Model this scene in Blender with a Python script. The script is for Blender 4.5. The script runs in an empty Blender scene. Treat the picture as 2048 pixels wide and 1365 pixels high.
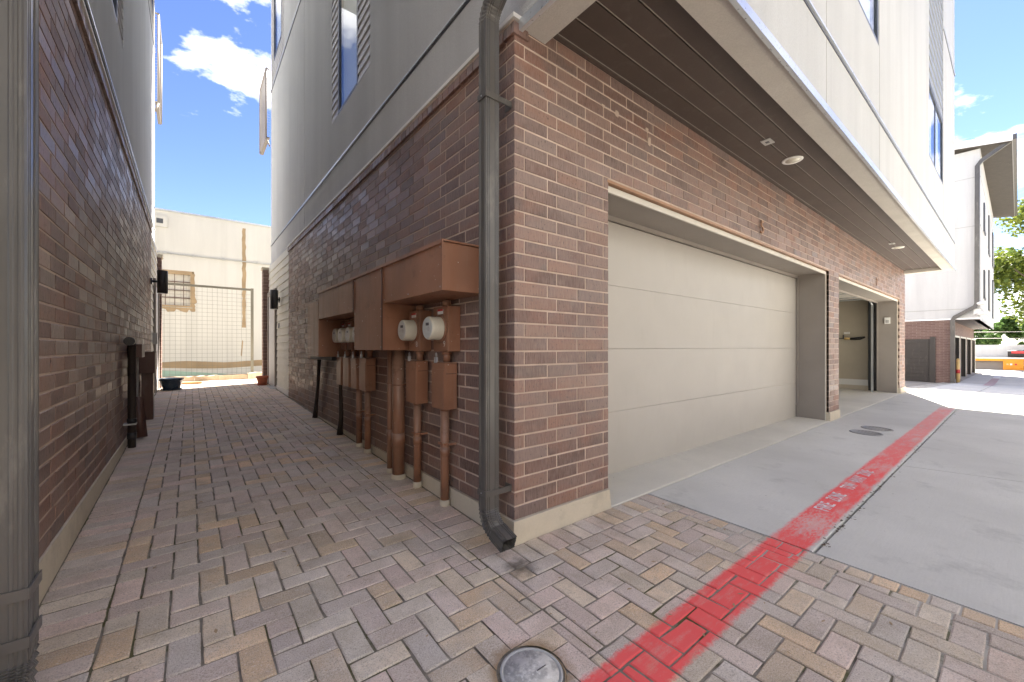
import bpy, math, random
from mathutils import Vector
R_ = random.Random(7)
scene = bpy.context.scene
COL = scene.collection

# ------------------------------------------------------------------ camera, world, sun, exposure
CAM = Vector((-1.435, -1.777, 1.108))
FW = Vector((.6236, .7818, 0)); RT = Vector((.7818, -.6236, 0))
cd = bpy.data.cameras.new('camera'); cam = bpy.data.objects.new('camera', cd); COL.objects.link(cam)
cam.location = CAM; cam.rotation_euler = (math.pi/2, 0, -math.atan2(.6236, .7818))
cd.sensor_width = 36; cd.lens = 36*808/2048; cd.shift_y = .0061; cd.clip_start = .02; cd.clip_end = 900
scene.camera = cam

SUN_H = Vector((.945, .325)).normalized(); SUN_EL = math.radians(45)
W = bpy.data.worlds.new('World'); scene.world = W; W.use_nodes = True
wn = W.node_tree; wn.nodes.clear()
def wnode(t, **k):
    n = wn.nodes.new(t)
    for a, b in k.items(): setattr(n, a, b)
    return n
sky = wnode('ShaderNodeTexSky', sky_type='NISHITA', sun_disc=False, sun_elevation=SUN_EL,
            sun_rotation=math.atan2(SUN_H.x, SUN_H.y), altitude=150, air_density=1.0, dust_density=.05, ozone_density=2.5)
tc = wnode('ShaderNodeTexCoord')
nz = wnode('ShaderNodeTexNoise'); nz.inputs['Scale'].default_value = 3.4; nz.inputs['Detail'].default_value = 9; nz.inputs['Roughness'].default_value = .58
mp = wnode('ShaderNodeMapping'); mp.inputs['Scale'].default_value = (1, 1, 2.1); mp.inputs['Location'].default_value = (.11, 19.47, 3.49)
wn.links.new(tc.outputs['Generated'], mp.inputs['Vector']); wn.links.new(mp.outputs[0], nz.inputs['Vector'])
cr = wnode('ShaderNodeValToRGB'); cr.color_ramp.elements[0].position = .515; cr.color_ramp.elements[1].position = .71
wn.links.new(nz.outputs[0], cr.inputs[0])
mx = wnode('ShaderNodeMix', data_type='RGBA'); mx.inputs[7].default_value = (12.5, 11.9, 11.2, 1)
wn.links.new(cr.outputs[0], mx.inputs[0])
hs = wnode('ShaderNodeHueSaturation'); hs.inputs['Saturation'].default_value = 1.15; hs.inputs['Value'].default_value = .6; hs.inputs['Hue'].default_value = .522
wn.links.new(sky.outputs[0], hs.inputs['Color']); wn.links.new(hs.outputs[0], mx.inputs[6])
bg = wnode('ShaderNodeBackground'); bg.inputs['Strength'].default_value = .05
wn.links.new(mx.outputs[2], bg.inputs['Color'])
wo = wnode('ShaderNodeOutputWorld'); wn.links.new(bg.outputs[0], wo.inputs[0])

sd = bpy.data.lights.new('sun', 'SUN'); sd.energy = 3.6; sd.angle = math.radians(.5); sd.color = (1, .93, .83)
so = bpy.data.objects.new('sun', sd); COL.objects.link(so)
sdir = Vector((SUN_H.x*math.cos(SUN_EL), SUN_H.y*math.cos(SUN_EL), math.sin(SUN_EL)))
so.rotation_euler = sdir.to_track_quat('Z', 'Y').to_euler(); so.location = (20, 10, 30)
vs = scene.view_settings; vs.view_transform = 'Standard'; vs.look = 'None'; vs.gamma = 1; vs.use_curve_mapping = False
vs.exposure = 3.36
scene.render.engine = 'CYCLES'
scene.cycles.max_bounces = 10; scene.cycles.diffuse_bounces = 6

# ------------------------------------------------------------------ node helpers
class NT:
    def __init__(s, name):
        s.m = bpy.data.materials.new(name); s.m.use_nodes = True; s.t = s.m.node_tree; s.t.nodes.clear()
        s.out = s.n('ShaderNodeOutputMaterial'); s.b = s.n('ShaderNodeBsdfPrincipled')
        s.t.links.new(s.b.outputs[0], s.out.inputs[0]); s.geo = s.n('ShaderNodeNewGeometry')
        s.P = s.geo.outputs['Position']
    def n(s, t, **k):
        x = s.t.nodes.new(t)
        for a, b in k.items(): setattr(x, a, b)
        return x
    def l(s, a, b):
        if isinstance(a, (int, float)):
            b.default_value = a
        elif isinstance(a, tuple): b.default_value = a if len(a) != 3 or b.type == 'VECTOR' else (*a, 1)
        else: s.t.links.new(a, b)
    def noise(s, scale, detail=3, rough=.5, vec=None, dim='3D'):
        x = s.n('ShaderNodeTexNoise', noise_dimensions=dim)
        x.inputs['Scale'].default_value = scale; x.inputs['Detail'].default_value = detail; x.inputs['Roughness'].default_value = rough
        s.l(vec if vec is not None else s.P, x.inputs['Vector']); return x.outputs[0]
    def mapv(s, sc=(1, 1, 1), rot=(0, 0, 0), vec=None, loc=(0, 0, 0)):
        x = s.n('ShaderNodeMapping'); x.inputs['Scale'].default_value = sc; x.inputs['Rotation'].default_value = rot; x.inputs['Location'].default_value = loc
        s.l(vec if vec is not None else s.P, x.inputs[0]); return x.outputs[0]
    def ramp(s, f, stops, interp='LINEAR'):
        x = s.n('ShaderNodeValToRGB'); x.color_ramp.interpolation = interp
        e = x.color_ramp.elements
        while len(e) < len(stops): e.new(.5)
        for i, (p, c) in enumerate(stops):
            e[i].position = p; e[i].color = (c, c, c, 1) if isinstance(c, (int, float)) else (*c, 1)
        s.l(f, x.inputs[0]); return x.outputs[0]
    def mix(s, f, a, b, mode='MIX'):
        x = s.n('ShaderNodeMix', data_type='RGBA', blend_type=mode)
        s.l(f, x.inputs[0]); s.l(a, x.inputs[6]); s.l(b, x.inputs[7]); return x.outputs[2]
    def math(s, op, a, b=0., clamp=False):
        x = s.n('ShaderNodeMath', operation=op, use_clamp=clamp); s.l(a, x.inputs[0]); s.l(b, x.inputs[1]); return x.outputs[0]
    def sep(s, v=None):
        x = s.n('ShaderNodeSeparateXYZ'); s.l(v if v is not None else s.P, x.inputs[0]); return x.outputs
    def bump(s, h, strength=.3, dist=.002, chain=None):
        x = s.n('ShaderNodeBump'); x.inputs['Strength'].default_value = strength; x.inputs['Distance'].default_value = dist
        s.l(h, x.inputs['Height'])
        if chain is not None: s.l(chain, x.inputs['Normal'])
        return x.outputs[0]
    def done(s, col, rough=.8, normal=None, spec=.5, metal=0., coat=0.):
        s.l(col, s.b.inputs['Base Color']); s.l(rough, s.b.inputs['Roughness']); s.l(spec, s.b.inputs['Specular IOR Level'])
        s.l(metal, s.b.inputs['Metallic'])
        if normal is not None: s.l(normal, s.b.inputs['Normal'])
        return s.m
    def tint(s):
        a = s.n('ShaderNodeAttribute', attribute_type='OBJECT', attribute_name='tint')
        g = s.n('ShaderNodeAttribute', attribute_type='GEOMETRY', attribute_name='tint')
        return s.math('ADD', a.outputs['Fac'], g.outputs['Fac'])

def painted(name, col, rough=.45, var=.12, bump=.15, scale=60, dirt=.25, metal=0., dust=(.25, .22, .18)):
    t = NT(name); n1 = t.noise(3, 5); n2 = t.noise(scale, 3)
    c = t.mix(t.ramp(n1, [(.3, 0.), (.7, 1.)]), tuple(x*(1-var) for x in col), tuple(min(1, x*(1+var)) for x in col))
    d = t.noise(9, 8, .7, t.mapv((1, 1, .25)))
    c = t.mix(t.math('MULTIPLY', t.ramp(d, [(.55, 0.), (.75, 1.)]), dirt), c, dust)
    r = t.math('ADD', rough-.08, t.math('MULTIPLY', n2, .16))
    return t.done(c, r, t.bump(n2, bump, .001), metal=metal)

# ---- brick
def brick_mat(name, gain=1.0):
    t = NT(name); k = t.tint()
    wnn = t.n('ShaderNodeTexWhiteNoise', noise_dimensions='1D'); t.l(t.math('MULTIPLY', k, 913.7), wnn.inputs['W'])
    g = lambda c: (c[0]*gain*1.05, c[1]*gain*.93, c[2]*gain*.86)
    base = t.ramp(k, [(0, g((.075, .054, .048))), (.2, g((.135, .082, .068))), (.42, g((.125, .10, .095))), (.6, g((.21, .13, .098))), (.8, g((.18, .148, .138))), (1, g((.235, .138, .10)))])
    blush = t.ramp(t.noise(5.5, 3, .5, t.mapv((1, 1, 2))), [(.42, 0.), (.66, 1.)])
    base = t.mix(t.math('MULTIPLY', blush, .6), base, g((.16, .128, .122)))
    red = t.ramp(t.noise(3.1, 3, .5, t.mapv((1, 1, 1.7), loc=(5, 3, 1))), [(.5, 0.), (.7, 1.)])
    base = t.mix(t.math('MULTIPLY', red, .5), base, g((.23, .11, .075)))
    speck = t.ramp(t.noise(95, 3, .6, t.mapv((1, 1, .5))), [(.6, 0.), (.66, 1.)])
    base = t.mix(t.math('MULTIPLY', speck, .85), base, (.035, .026, .024))
    drag = t.noise(150, 3, .6, t.mapv((1, 1, .1)))
    base = t.mix(t.math('MULTIPLY', t.ramp(drag, [(.42, 0.), (.6, 1.)]), .32), base, g((.30, .24, .215)))
    eff = t.math('MULTIPLY', t.ramp(t.noise(1.3, 6, .65), [(.56, 0.), (.72, 1.)]), t.ramp(t.noise(70, 5, .7), [(.55, 0.), (.7, 1.)]))
    base = t.mix(t.math('MULTIPLY', eff, .5), base, (.45, .40, .36))
    n = t.bump(speck, .5, -.0015); n = t.bump(drag, .35, .0012, n); n = t.bump(t.noise(28, 4), .3, .003, n)
    return t.done(base, t.math('ADD', .40, t.math('MULTIPLY', wnn.outputs[0], .22)), n, spec=.62)
def mortar_mat():
    t = NT('mortar'); c = t.ramp(t.noise(6, 6, .6), [(.3, (.46, .36, .29)), (.6, (.59, .47, .385)), (.85, (.70, .59, .5))])
    dk = t.ramp(t.noise(1.1, 4), [(.45, 0.), (.7, 1.)])
    c = t.mix(t.math('MULTIPLY', dk, .35), c, (.22, .17, .14))
    return t.done(c, .95, t.bump(t.noise(260, 3), .6, .002), spec=.2)
def far_brick_mat():
    t = NT('far_brick'); s = t.sep(); v = t.n('ShaderNodeCombineXYZ')
    t.l(t.math('ADD', s[0], s[1]), v.inputs[0]); t.l(s[2], v.inputs[1])
    b = t.n('ShaderNodeTexBrick', offset=.5); t.l(v.outputs[0], b.inputs['Vector'])
    b.inputs['Color1'].default_value = (.15, .085, .07, 1); b.inputs['Color2'].default_value = (.2, .125, .1, 1); b.inputs['Mortar'].default_value = (.33, .25, .2, 1)
    b.inputs['Scale'].default_value = 1; b.inputs['Brick Width'].default_value = .264; b.inputs['Row Height'].default_value = .08; b.inputs['Mortar Size'].default_value = .005
    return t.done(b.outputs[0], .7, t.bump(b.outputs['Fac'], .5, -.004))
def stucco_mat(name, col=(.605, .61, .60)):
    t = NT(name)
    st = t.noise(2.4, 6, .6, t.mapv((1, 1, .09)))
    c = t.mix(t.ramp(st, [(.38, 0.), (.72, 1.)]), col, tuple(x*.86 for x in col))
    c = t.mix(t.math('MULTIPLY', t.ramp(t.noise(.9, 5), [(.45, 0.), (.75, 1.)]), .4), c, tuple(x*.88 for x in col))
    g = t.noise(95, 5, .7)
    c = t.mix(t.ramp(g, [(.4, .0), (.62, .3)]), c, tuple(x*.66 for x in col))
    sk = t.ramp(t.noise(7, 5, .6, t.mapv((1, 1, .03))), [(.56, 0.), (.7, .12)]); c = t.mix(sk, c, tuple(x*.55 for x in col))
    return t.done(c, .93, t.bump(g, .8, .006), spec=.2)
def concrete_mat(name, col, rough=.85, stain=.5):
    t = NT(name)
    big = t.noise(.7, 7, .6); fine = t.noise(90, 4, .6)
    c = t.mix(t.ramp(big, [(.35, 0.), (.68, 1.)]), tuple(x*.86 for x in col), tuple(x*1.07 for x in col))
    br = t.noise(9, 6, .7, t.mapv((1, 22, 1), (0, 0, .12)))
    c = t.mix(t.math('MULTIPLY', t.ramp(br, [(.4, 0.), (.7, 1.)]), .3), c, tuple(x*.78 for x in col))
    dk = t.math('MULTIPLY', t.ramp(t.noise(2.2, 9, .72), [(.56, 0.), (.7, 1.)]), stain)
    c = t.mix(t.math('MULTIPLY', dk, .55), c, tuple(x*.6 for x in col))
    sp = t.ramp(t.noise(33, 2, .5), [(.76, 0.), (.79, 1.)])
    c = t.mix(t.math('MULTIPLY', sp, .6), c, (.09, .075, .06))
    c = t.mix(t.ramp(fine, [(.4, 0.), (.7, .2)]), c, tuple(x*.7 for x in col))
    n = t.bump(br, .35, .004); n = t.bump(fine, .5, .0018, n)
    return t, c, n
def paint_mask(t, x0=-9., x1=99.):
    s = t.sep()
    wob = t.math('MULTIPLY', t.math('SUBTRACT', t.noise(3.5, 5, .6), .5), .035)
    wob = t.math('ADD', wob, t.math('MULTIPLY', t.math('SUBTRACT', t.noise(60, 3), .5), .03))
    y = t.math('ADD', s[1], wob)
    d = t.math('ABSOLUTE', t.math('ADD', y, .944))            # centre line of the stripe
    edge = t.n('ShaderNodeMapRange'); t.l(d, edge.inputs[0]); edge.inputs[1].default_value = .082; edge.inputs[2].default_value = .104; edge.inputs[3].default_value = 1; edge.inputs[4].default_value = 0
    wear = t.ramp(t.noise(7, 8, .75, t.mapv((1, 3.5, 1))), [(.3, .6), (.5, 1.)])
    mr = t.n('ShaderNodeMapRange'); t.l(s[0], mr.inputs[0]); mr.inputs[1].default_value = x0; mr.inputs[2].default_value = x0+.02; 
    return t.math('MULTIPLY', t.math('MULTIPLY', edge.outputs[0], wear), mr.outputs[0]), s
RED = (.84, .12, .115)
def concrete_painted():
    t, c, n = concrete_mat('driveway_concrete', (.60, .59, .545), stain=1.)
    m, s = paint_mask(t, 1.2)
    fade = t.n('ShaderNodeMapRange'); t.l(s[0], fade.inputs[0]); fade.inputs[1].default_value = 3.2; fade.inputs[2].default_value = 6.5; fade.inputs[3].default_value = 1; fade.inputs[4].default_value = .6
    w = t.math('MULTIPLY', t.ramp(t.noise(1.9, 6, .7, t.mapv((1, 4, 1), loc=(.35, 0, 0))), [(.52, 1.), (.66, .55)]), fade.outputs[0])
    m = t.math('MULTIPLY', m, w)
    sc = t.n('ShaderNodeVectorMath', operation='DISTANCE'); t.l(t.mapv((.42, 1, 0)), sc.inputs[0]); sc.inputs[1].default_value = (.72, -.96, 0)
    sv = t.math('ADD', sc.outputs['Value'], t.math('MULTIPLY', t.math('SUBTRACT', t.noise(26, 6, .75, t.mapv((1, 3, 1))), .5), .5))
    m = t.math('MULTIPLY', m, t.ramp(sv, [(.03, .45), (.13, 1.)]))
    end = t.n('ShaderNodeMapRange'); t.l(s[0], end.inputs[0]); end.inputs[1].default_value = 9.2; end.inputs[2].default_value = 9.9; end.inputs[3].default_value = 1; end.inputs[4].default_value = 0
    m = t.math('MULTIPLY', m, end.outputs[0])
    c = t.mix(m, c, RED)
    return t.done(c, .86, n, spec=.25)
def paver_mat():
    t = NT('paver'); k = t.tint()
    c = t.ramp(k, [(0, (.30, .275, .262)), (.2, (.325, .268, .25)), (.36, (.29, .272, .262)), (.52, (.34, .275, .258)), (.66, (.31, .288, .262)), (.8, (.33, .285, .235)), (.93, (.355, .27, .19)), (1, (.26, .225, .19))])
    ag = t.noise(210, 4, .7)
    wv = t.n('ShaderNodeTexWhiteNoise', noise_dimensions='1D'); t.l(t.math('MULTIPLY', k, 517.3), wv.inputs['W']); c = t.mix(1., c, (2.05, 1.95, 1.76), 'MULTIPLY'); vr = t.math('ADD', .84, t.math('MULTIPLY', wv.outputs[0], .27)); cv = t.n('ShaderNodeCombineXYZ'); [t.l(vr, cv.inputs[q]) for q in range(3)]; c = t.mix(1., c, cv.outputs[0], 'MULTIPLY'); wt = t.ramp(t.noise(4.5, 8, .72), [(.46, 0.), (.66, .55)]); c = t.mix(wt, c, (.36, .29, .2)); c = t.mix(t.ramp(t.noise(1.7, 9, .75, t.mapv(loc=(4, 9, 0))), [(.5, 0.), (.62, .4)]), c, (.62, .57, .5)); c = t.mix(t.ramp(ag, [(.34, .75), (.48, 0.)]), c, (.2, .18, .165))
    c = t.mix(t.ramp(ag, [(.56, 0.), (.68, .75)]), c, (.74, .71, .67))
    c = t.mix(t.math('MULTIPLY', t.ramp(t.noise(2.1, 7, .65), [(.5, 0.), (.75, 1.)]), .3), c, (.24, .205, .165))
    c = t.mix(t.math('MULTIPLY', t.ramp(t.noise(14, 5, .6), [(.52, 0.), (.72, 1.)]), .3), c, (.42, .36, .29))
    # wet stain below the downspout outlet
    v = t.n('ShaderNodeVectorMath', operation='DISTANCE'); t.l(t.mapv((1, 1, 0)), v.inputs[0]); v.inputs[1].default_value = (-.12, -.2, 0)
    dd = t.math('ADD', v.outputs['Value'], t.math('MULTIPLY', t.math('SUBTRACT', t.noise(22, 4), .5), .12))
    wet = t.ramp(dd, [(.03, .75), (.10, 0.)]); c = t.mix(wet, c, (.075, .065, .05))
    v2 = t.n('ShaderNodeVectorMath', operation='DISTANCE'); t.l(t.mapv((1, 1, 0)), v2.inputs[0]); v2.inputs[1].default_value = (-.506, -.721, 0)
    d2 = t.math('ADD', v2.outputs['Value'], t.math('MULTIPLY', t.math('SUBTRACT', t.noise(30, 4), .5), .05))
    c = t.mix(t.ramp(d2, [(.12, .75), (.165, 0.)]), c, (.26, .16, .07))
    m, s = paint_mask(t, -3.)
    c = t.mix(m, c, RED)
    return t.done(c, .88, t.bump(ag, .8, .0025), spec=.3)
def joint_mat():
    t = NT('joint_sand'); c = t.ramp(t.noise(7, 6, .7), [(.3, (.12, .10, .075)), (.55, (.26, .23, .185)), (.8, (.46, .43, .37))])
    s = t.sep(); gr = t.n('ShaderNodeMapRange'); t.l(s[0], gr.inputs[0]); gr.inputs[1].default_value = .5; gr.inputs[2].default_value = 1.0
    c = t.mix(t.math('MULTIPLY', gr.outputs[0], .6), c, (.62, .59, .53))
    moss = t.ramp(t.noise(2.6, 7, .7, t.mapv(loc=(3, 1, 0))), [(.52, 0.), (.6, 1.)])
    c = t.mix(t.math('MULTIPLY', moss, .75), c, (.075, .075, .015))
    return t.done(c, .95, t.bump(t.noise(300, 4), .9, .004), spec=.15)
M = {}
M['brick'] = brick_mat('brick', 1.12); M['mortar'] = mortar_mat(); M['far_brick'] = far_brick_mat()
M['stucco'] = stucco_mat('stucco'); M['stucco2'] = stucco_mat('stucco_warm', (.56, .53, .48)); M['cream'] = stucco_mat('cream_render', (.68, .665, .61))
M['found'] = concrete_mat('foundation_concrete', (.64, .57, .45), stain=1.); M['found'] = M['found'][0].done(M['found'][1], .9, M['found'][2], spec=.2)
a = concrete_mat('apron_concrete', (.66, .63, .55)); M['apron'] = a[0].done(a[1], .86, a[2], spec=.25)
M['drive'] = concrete_painted(); M['paver'] = paver_mat(); M['joint'] = joint_mat()
a = concrete_mat('ground_earth', (.34, .31, .26)); M['ground'] = a[0].done(a[1], .9, a[2], spec=.2)
M['asphalt'] = painted('asphalt', (.2, .2, .2), .9, dirt=.2, bump=.5)
M['spout'] = painted('spout_bronze', (.092, .086, .078), .32, .14, .08, 40, .45, dust=(.34, .31, .27))
M['soffit'] = painted('soffit_brown', (.068, .048, .038), .55, .1, .3, 90, .12)
def chipped(name, col):
    t = NT(name); n2 = t.noise(70, 3)
    c = t.mix(t.ramp(t.noise(3, 5), [(.3, 0.), (.7, 1.)]), tuple(x*.84 for x in col), tuple(x*1.2 for x in col))
    st = t.ramp(t.noise(16, 7, .7, t.mapv((1, 1, .07))), [(.5, 0.), (.72, 1.)]); c = t.mix(t.math('MULTIPLY', st, .38), c, (.34, .25, .19))
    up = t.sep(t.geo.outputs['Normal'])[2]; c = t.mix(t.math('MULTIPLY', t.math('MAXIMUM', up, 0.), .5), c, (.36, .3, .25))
    c = t.mix(t.ramp(t.noise(38, 2, .5, t.mapv(loc=(3, 2, 7))), [(.745, 0.), (.76, 1.)]), c, (.68, .66, .6))
    c = t.mix(t.math('MULTIPLY', t.ramp(t.noise(5, 8, .75), [(.57, 0.), (.66, 1.)]), .45), c, tuple(x*.45 for x in col))
    return t.done(c, t.math('ADD', .36, t.math('MULTIPLY', st, .3)), t.bump(t.noise(11, 4), .35, .006, t.bump(n2, .3, .001)))
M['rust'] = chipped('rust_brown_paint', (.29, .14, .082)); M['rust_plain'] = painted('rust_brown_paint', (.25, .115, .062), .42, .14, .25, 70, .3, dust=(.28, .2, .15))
M['dkrust'] = painted('dark_brown_paint', (.105, .05, .035), .45, .14, .25, 70, .25)
M['taupe'] = painted('taupe_paint', (.275, .245, .215), .6, .05, .2, 120, .12)
M['trim'] = painted('light_trim', (.6, .57, .5), .6, .05, .1, 80, .15)
M['white'] = painted('white_paint', (.78, .77, .73), .5, .03, .05, 60, .1)
M['siding'] = painted('cream_siding', (.66, .64, .56), .6, .05, .15, 60, .2)
M['gsiding'] = painted('grey_siding', (.50, .50, .50), .5, .05, .1, 60, .12)
M['gsiding2'] = painted('dark_grey_siding', (.27, .285, .30), .5, .05, .1, 60, .12)
M['door'] = painted('garage_door_paint', (.455, .43, .39), .5, .03, .12, 130, .1)
M['metal'] = painted('galvanised_metal', (.55, .57, .58), .35, .08, .1, 60, .15, metal=.8)
M['dkmetal'] = painted('dark_metal', (.03, .03, .03), .4, .1, .1)
M['tar'] = painted('tarred_cable', (.035, .024, .018), .6, .2, .6, 40, .4)
M['black'] = painted('black_rubber', (.015, .014, .013), .6, .1, .2)
M['bframe'] = painted('bronze_frame', (.06, .065, .075), .4, .05, .05)
M['grey'] = painted('grey_plastic', (.42, .42, .40), .5, .06, .05)
M['beige'] = painted('beige_drywall', (.46, .41, .32), .85, .04, .1, 60, .1)
M['terra'] = painted('terracotta', (.42, .12, .06), .75, .12, .2)
M['glaze'] = painted('blue_glaze', (.02, .035, .055), .25, .3, .6, 45, .1)
M['wood'] = painted('timber', (.42, .25, .11), .75, .25, .4, 40, .5, dust=(.6, .5, .35))
M['stone'] = painted('limestone', (.5, .4, .28), .9, .2, .6, 25, .5, dust=(.7, .62, .5))
M['olive'] = painted('olive_metal', (.2, .19, .15), .5, .1, .1)
M['tan_stain'] = painted('tan_patch_paint', (.36, .26, .15), .8, .15, .2)
M['teal'] = painted('teal_paint', (.36, .52, .42), .7, .12, .1, 50, .5, dust=(.6, .56, .45))
M['orange'] = painted('orange_paint', (.85, .33, .02), .6, .06, .1)
M['yellow'] = painted('yellow_paint', (.72, .5, .2), .5, .06, .1)
M['redpaint'] = painted('red_paint', (.6, .05, .05), .6, .1, .1)
M['whitep'] = painted('white_line_paint', (.72, .71, .68), .8, .05, .2)
M['charcoal'] = painted('charcoal_panel', (.045, .038, .032), .5, .06, .1)
M['silver'] = painted('aluminium_trim', (.62, .65, .68), .3, .04, .05, metal=.6)
M['copper'] = painted('aged_copper', (.33, .18, .1), .4, .15, .1, metal=.4)
M['sky_white_panel'] = painted('sky_white', (.86, .88, .9), .9, .01, .03, 60, .02)  # white stand-in for bright sky reflected in the windows
M['meter'] = painted('meter_plastic', (.66, .63, .52), .25, .03, .02, 60, .15)
M['face'] = painted('meter_dial', (.60, .62, .60), .2, .08, .02, 50, .1)
M['mural'] = painted('mural_panel', (.1, .08, .16), .7, .5, .1)
M['roofm'] = painted('roof_metal', (.4, .39, .36), .5, .1, .1)
def glass():
    t = NT('window_glass'); t.t.nodes.remove(t.b)
    tr = t.n('ShaderNodeBsdfTransparent'); gl = t.n('ShaderNodeBsdfGlossy'); gl.inputs['Roughness'].default_value = .02
    fr = t.n('ShaderNodeFresnel'); ms = t.n('ShaderNodeMixShader')
    tr.inputs[0].default_value = (.92, .95, .96, 1)
    t.l(t.math('SUBTRACT', 1.5, t.math('MULTIPLY', t.geo.outputs['Backfacing'], 1.5-1/1.5)), fr.inputs[0])
    t.l(t.math('MULTIPLY', fr.outputs[0], .6), ms.inputs[0]); t.l(tr.outputs[0], ms.inputs[1]); t.l(gl.outputs[0], ms.inputs[2]); t.l(ms.outputs[0], t.out.inputs[0]); return t.m
M['glass'] = glass()
def leaf_mat(name, c1, c2):
    t = NT(name); k = t.tint(); c = t.ramp(k, [(0, c1), (1, c2)])
    t.done(c, .5, spec=.3)
    tl = t.n('ShaderNodeBsdfTranslucent'); t.l(c, tl.inputs[0]); ms = t.n('ShaderNodeMixShader'); ms.inputs[0].default_value = .35
    t.l(t.b.outputs[0], ms.inputs[1]); t.l(tl.outputs[0], ms.inputs[2]); t.l(ms.outputs[0], t.out.inputs[0]); return t.m
M['leaf'] = leaf_mat('leaf', (.06, .10, .02), (.24, .28, .045)); M['leaf2'] = leaf_mat('hedge_leaf', (.06, .12, .035), (.17, .27, .08))
M['bark'] = painted('bark', (.09, .065, .045), .9, .3, .8, 20, .2)

# ------------------------------------------------------------------ mesh helpers
BOXF = ((0, 3, 2, 1), (4, 5, 6, 7), (0, 1, 5, 4), (1, 2, 6, 5), (2, 3, 7, 6), (3, 0, 4, 7))
class MB:
    def __init__(s): s.v = []; s.f = []; s.t = []; s.smooth = set()
    def box(s, x0, x1, y0, y1, z0, z1, tint=0.):
        if x0 > x1: x0, x1 = x1, x0
        if y0 > y1: y0, y1 = y1, y0
        if z0 > z1: z0, z1 = z1, z0
        i = len(s.v)
        s.v += [(x0, y0, z0), (x1, y0, z0), (x1, y1, z0), (x0, y1, z0), (x0, y0, z1), (x1, y0, z1), (x1, y1, z1), (x0, y1, z1)]
        s.f += [tuple(i+k for k in q) for q in BOXF]; s.t += [tint]*6; return s
    def hexa(s, p, tint=0.):
        i = len(s.v); s.v += [tuple(q) for q in p]; s.f += [tuple(i+k for k in q) for q in BOXF]; s.t += [tint]*6; return s
    def poly(s, pts, tint=0.):
        i = len(s.v); s.v += [tuple(p) for p in pts]; s.f.append(tuple(range(i, i+len(pts)))); s.t.append(tint); return s
    def rings(s, rings, closed=True, caps=True, smooth=True):
        i0 = len(s.v); n = len(rings[0])
        for r in rings: s.v += [tuple(p) for p in r]
        for k in range(len(rings)-1):
            for j in range(n if closed else n-1):
                a = i0+k*n+j; b = i0+k*n+(j+1) % n
                if smooth: s.smooth.add(len(s.f))
                s.f.append((a, b, b+n, a+n)); s.t.append(0.)
        if caps:
            s.f.append(tuple(i0+j for j in reversed(range(n)))); s.t.append(0.)
            s.f.append(tuple(i0+(len(rings)-1)*n+j for j in range(n))); s.t.append(0.)
        return s
    def tube(s, pts, r, n=14, caps=True):
        pts = [Vector(p) for p in pts]; rs = r if isinstance(r, (list, tuple)) else [r]*len(pts); out = []
        up = None
        for i, p in enumerate(pts):
            d = (pts[min(i+1, len(pts)-1)]-pts[max(i-1, 0)]).normalized()
            if up is None: up = Vector((0, 0, 1)) if abs(d.z) < .9 else Vector((1, 0, 0))
            a = d.cross(up).normalized(); b = a.cross(d).normalized(); up = b
            out.append([p+(a*math.cos(2*math.pi*k/n)+b*math.sin(2*math.pi*k/n))*rs[i] for k in range(n)])
        return s.rings(out, True, caps)
    def lathe(s, c, prof, n=24, axis='z'):
        out = []
        for r, h in prof:
            ring = []
            for k in range(n):
                a = 2*math.pi*k/n
                if axis == 'z': ring.append((c[0]+r*math.cos(a), c[1]+r*math.sin(a), c[2]+h))
                else: ring.append((c[0]-h, c[1]+r*math.cos(a), c[2]+r*math.sin(a)))
            out.append(ring)
        return s.rings(out)
    def mesh(s, name, mat):
        me = bpy.data.meshes.new(name); me.from_pydata(s.v, [], s.f); me.materials.append(mat)
        if any(s.t):
            at = me.attributes.new('tint', 'FLOAT', 'FACE'); at.data.foreach_set('value', s.t)
        for i in s.smooth: me.polygons[i].use_smooth = True
        me.update(); return me
    def build(s, name, mat, parent=None, kind=None, label=None):
        me = s.mesh(name, M[mat] if isinstance(mat, str) else mat); return link(name, me, parent, kind, label)
def link(name, me, parent=None, kind=None, label=None, bevel=0):
    o = bpy.data.objects.new(name, me); COL.objects.link(o)
    if parent: o.parent = parent; o.matrix_parent_inverse = parent.matrix_world.inverted() if False else o.matrix_parent_inverse
    if parent and parent.get('_off'): o.location = -Vector(parent['_off'])
    if kind: o['kind'] = kind
    if label: o['label'] = label
    return o
def thing(name, label, cat, loc=(0, 0, 0), group=None):
    # an Empty at the thing's base; children are modelled in world coordinates and shifted back
    o = bpy.data.objects.new(name, None); COL.objects.link(o); o.location = loc; o.empty_display_size = .1
    o['label'] = label; o['category'] = cat
    if group: o['group'] = group
    OFF[o.name] = Vector(loc); return o
OFF = {}
def part(mb, name, mat, parent, kind=None, label=None, bevel=0):
    top = parent
    o = mb.build(name, mat, None, kind, label); o.parent = parent
    if parent.type == 'EMPTY': o.location = -OFF[parent.name]
    if bevel:
        b = o.modifiers.new('bevel', 'BEVEL'); b.width = bevel; b.segments = 2; b.limit_method = 'ANGLE'
    return o
def struct(mb, name, mat): return mb.build(name, mat, None, 'structure')
def solo(o, label, cat, group=None):
    o['label'] = label; o['category'] = cat
    if group: o['group'] = group
    return o
def recopy(root, label, delta, group=None):
    c = root.copy(); COL.objects.link(c); c.location = root.location+Vector(delta); c['label'] = label
    if group: c['group'] = group
    def rec(a, b):
        for ch in list(a.children):
            k = ch.copy(); COL.objects.link(k); k.parent = b; rec(ch, k)
    rec(root, c); return c
def clampf(x, a, b): return max(a, min(b, x))
def G(x, y):
    z = .03*clampf(y, -8, 10.5)
    if x > 12.7: z -= .54*clampf((x-12.7)/13.8, 0, 1)
    if x > 26.5: z -= .011*clampf(x-26.5, 0, 26)
    return z

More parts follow.
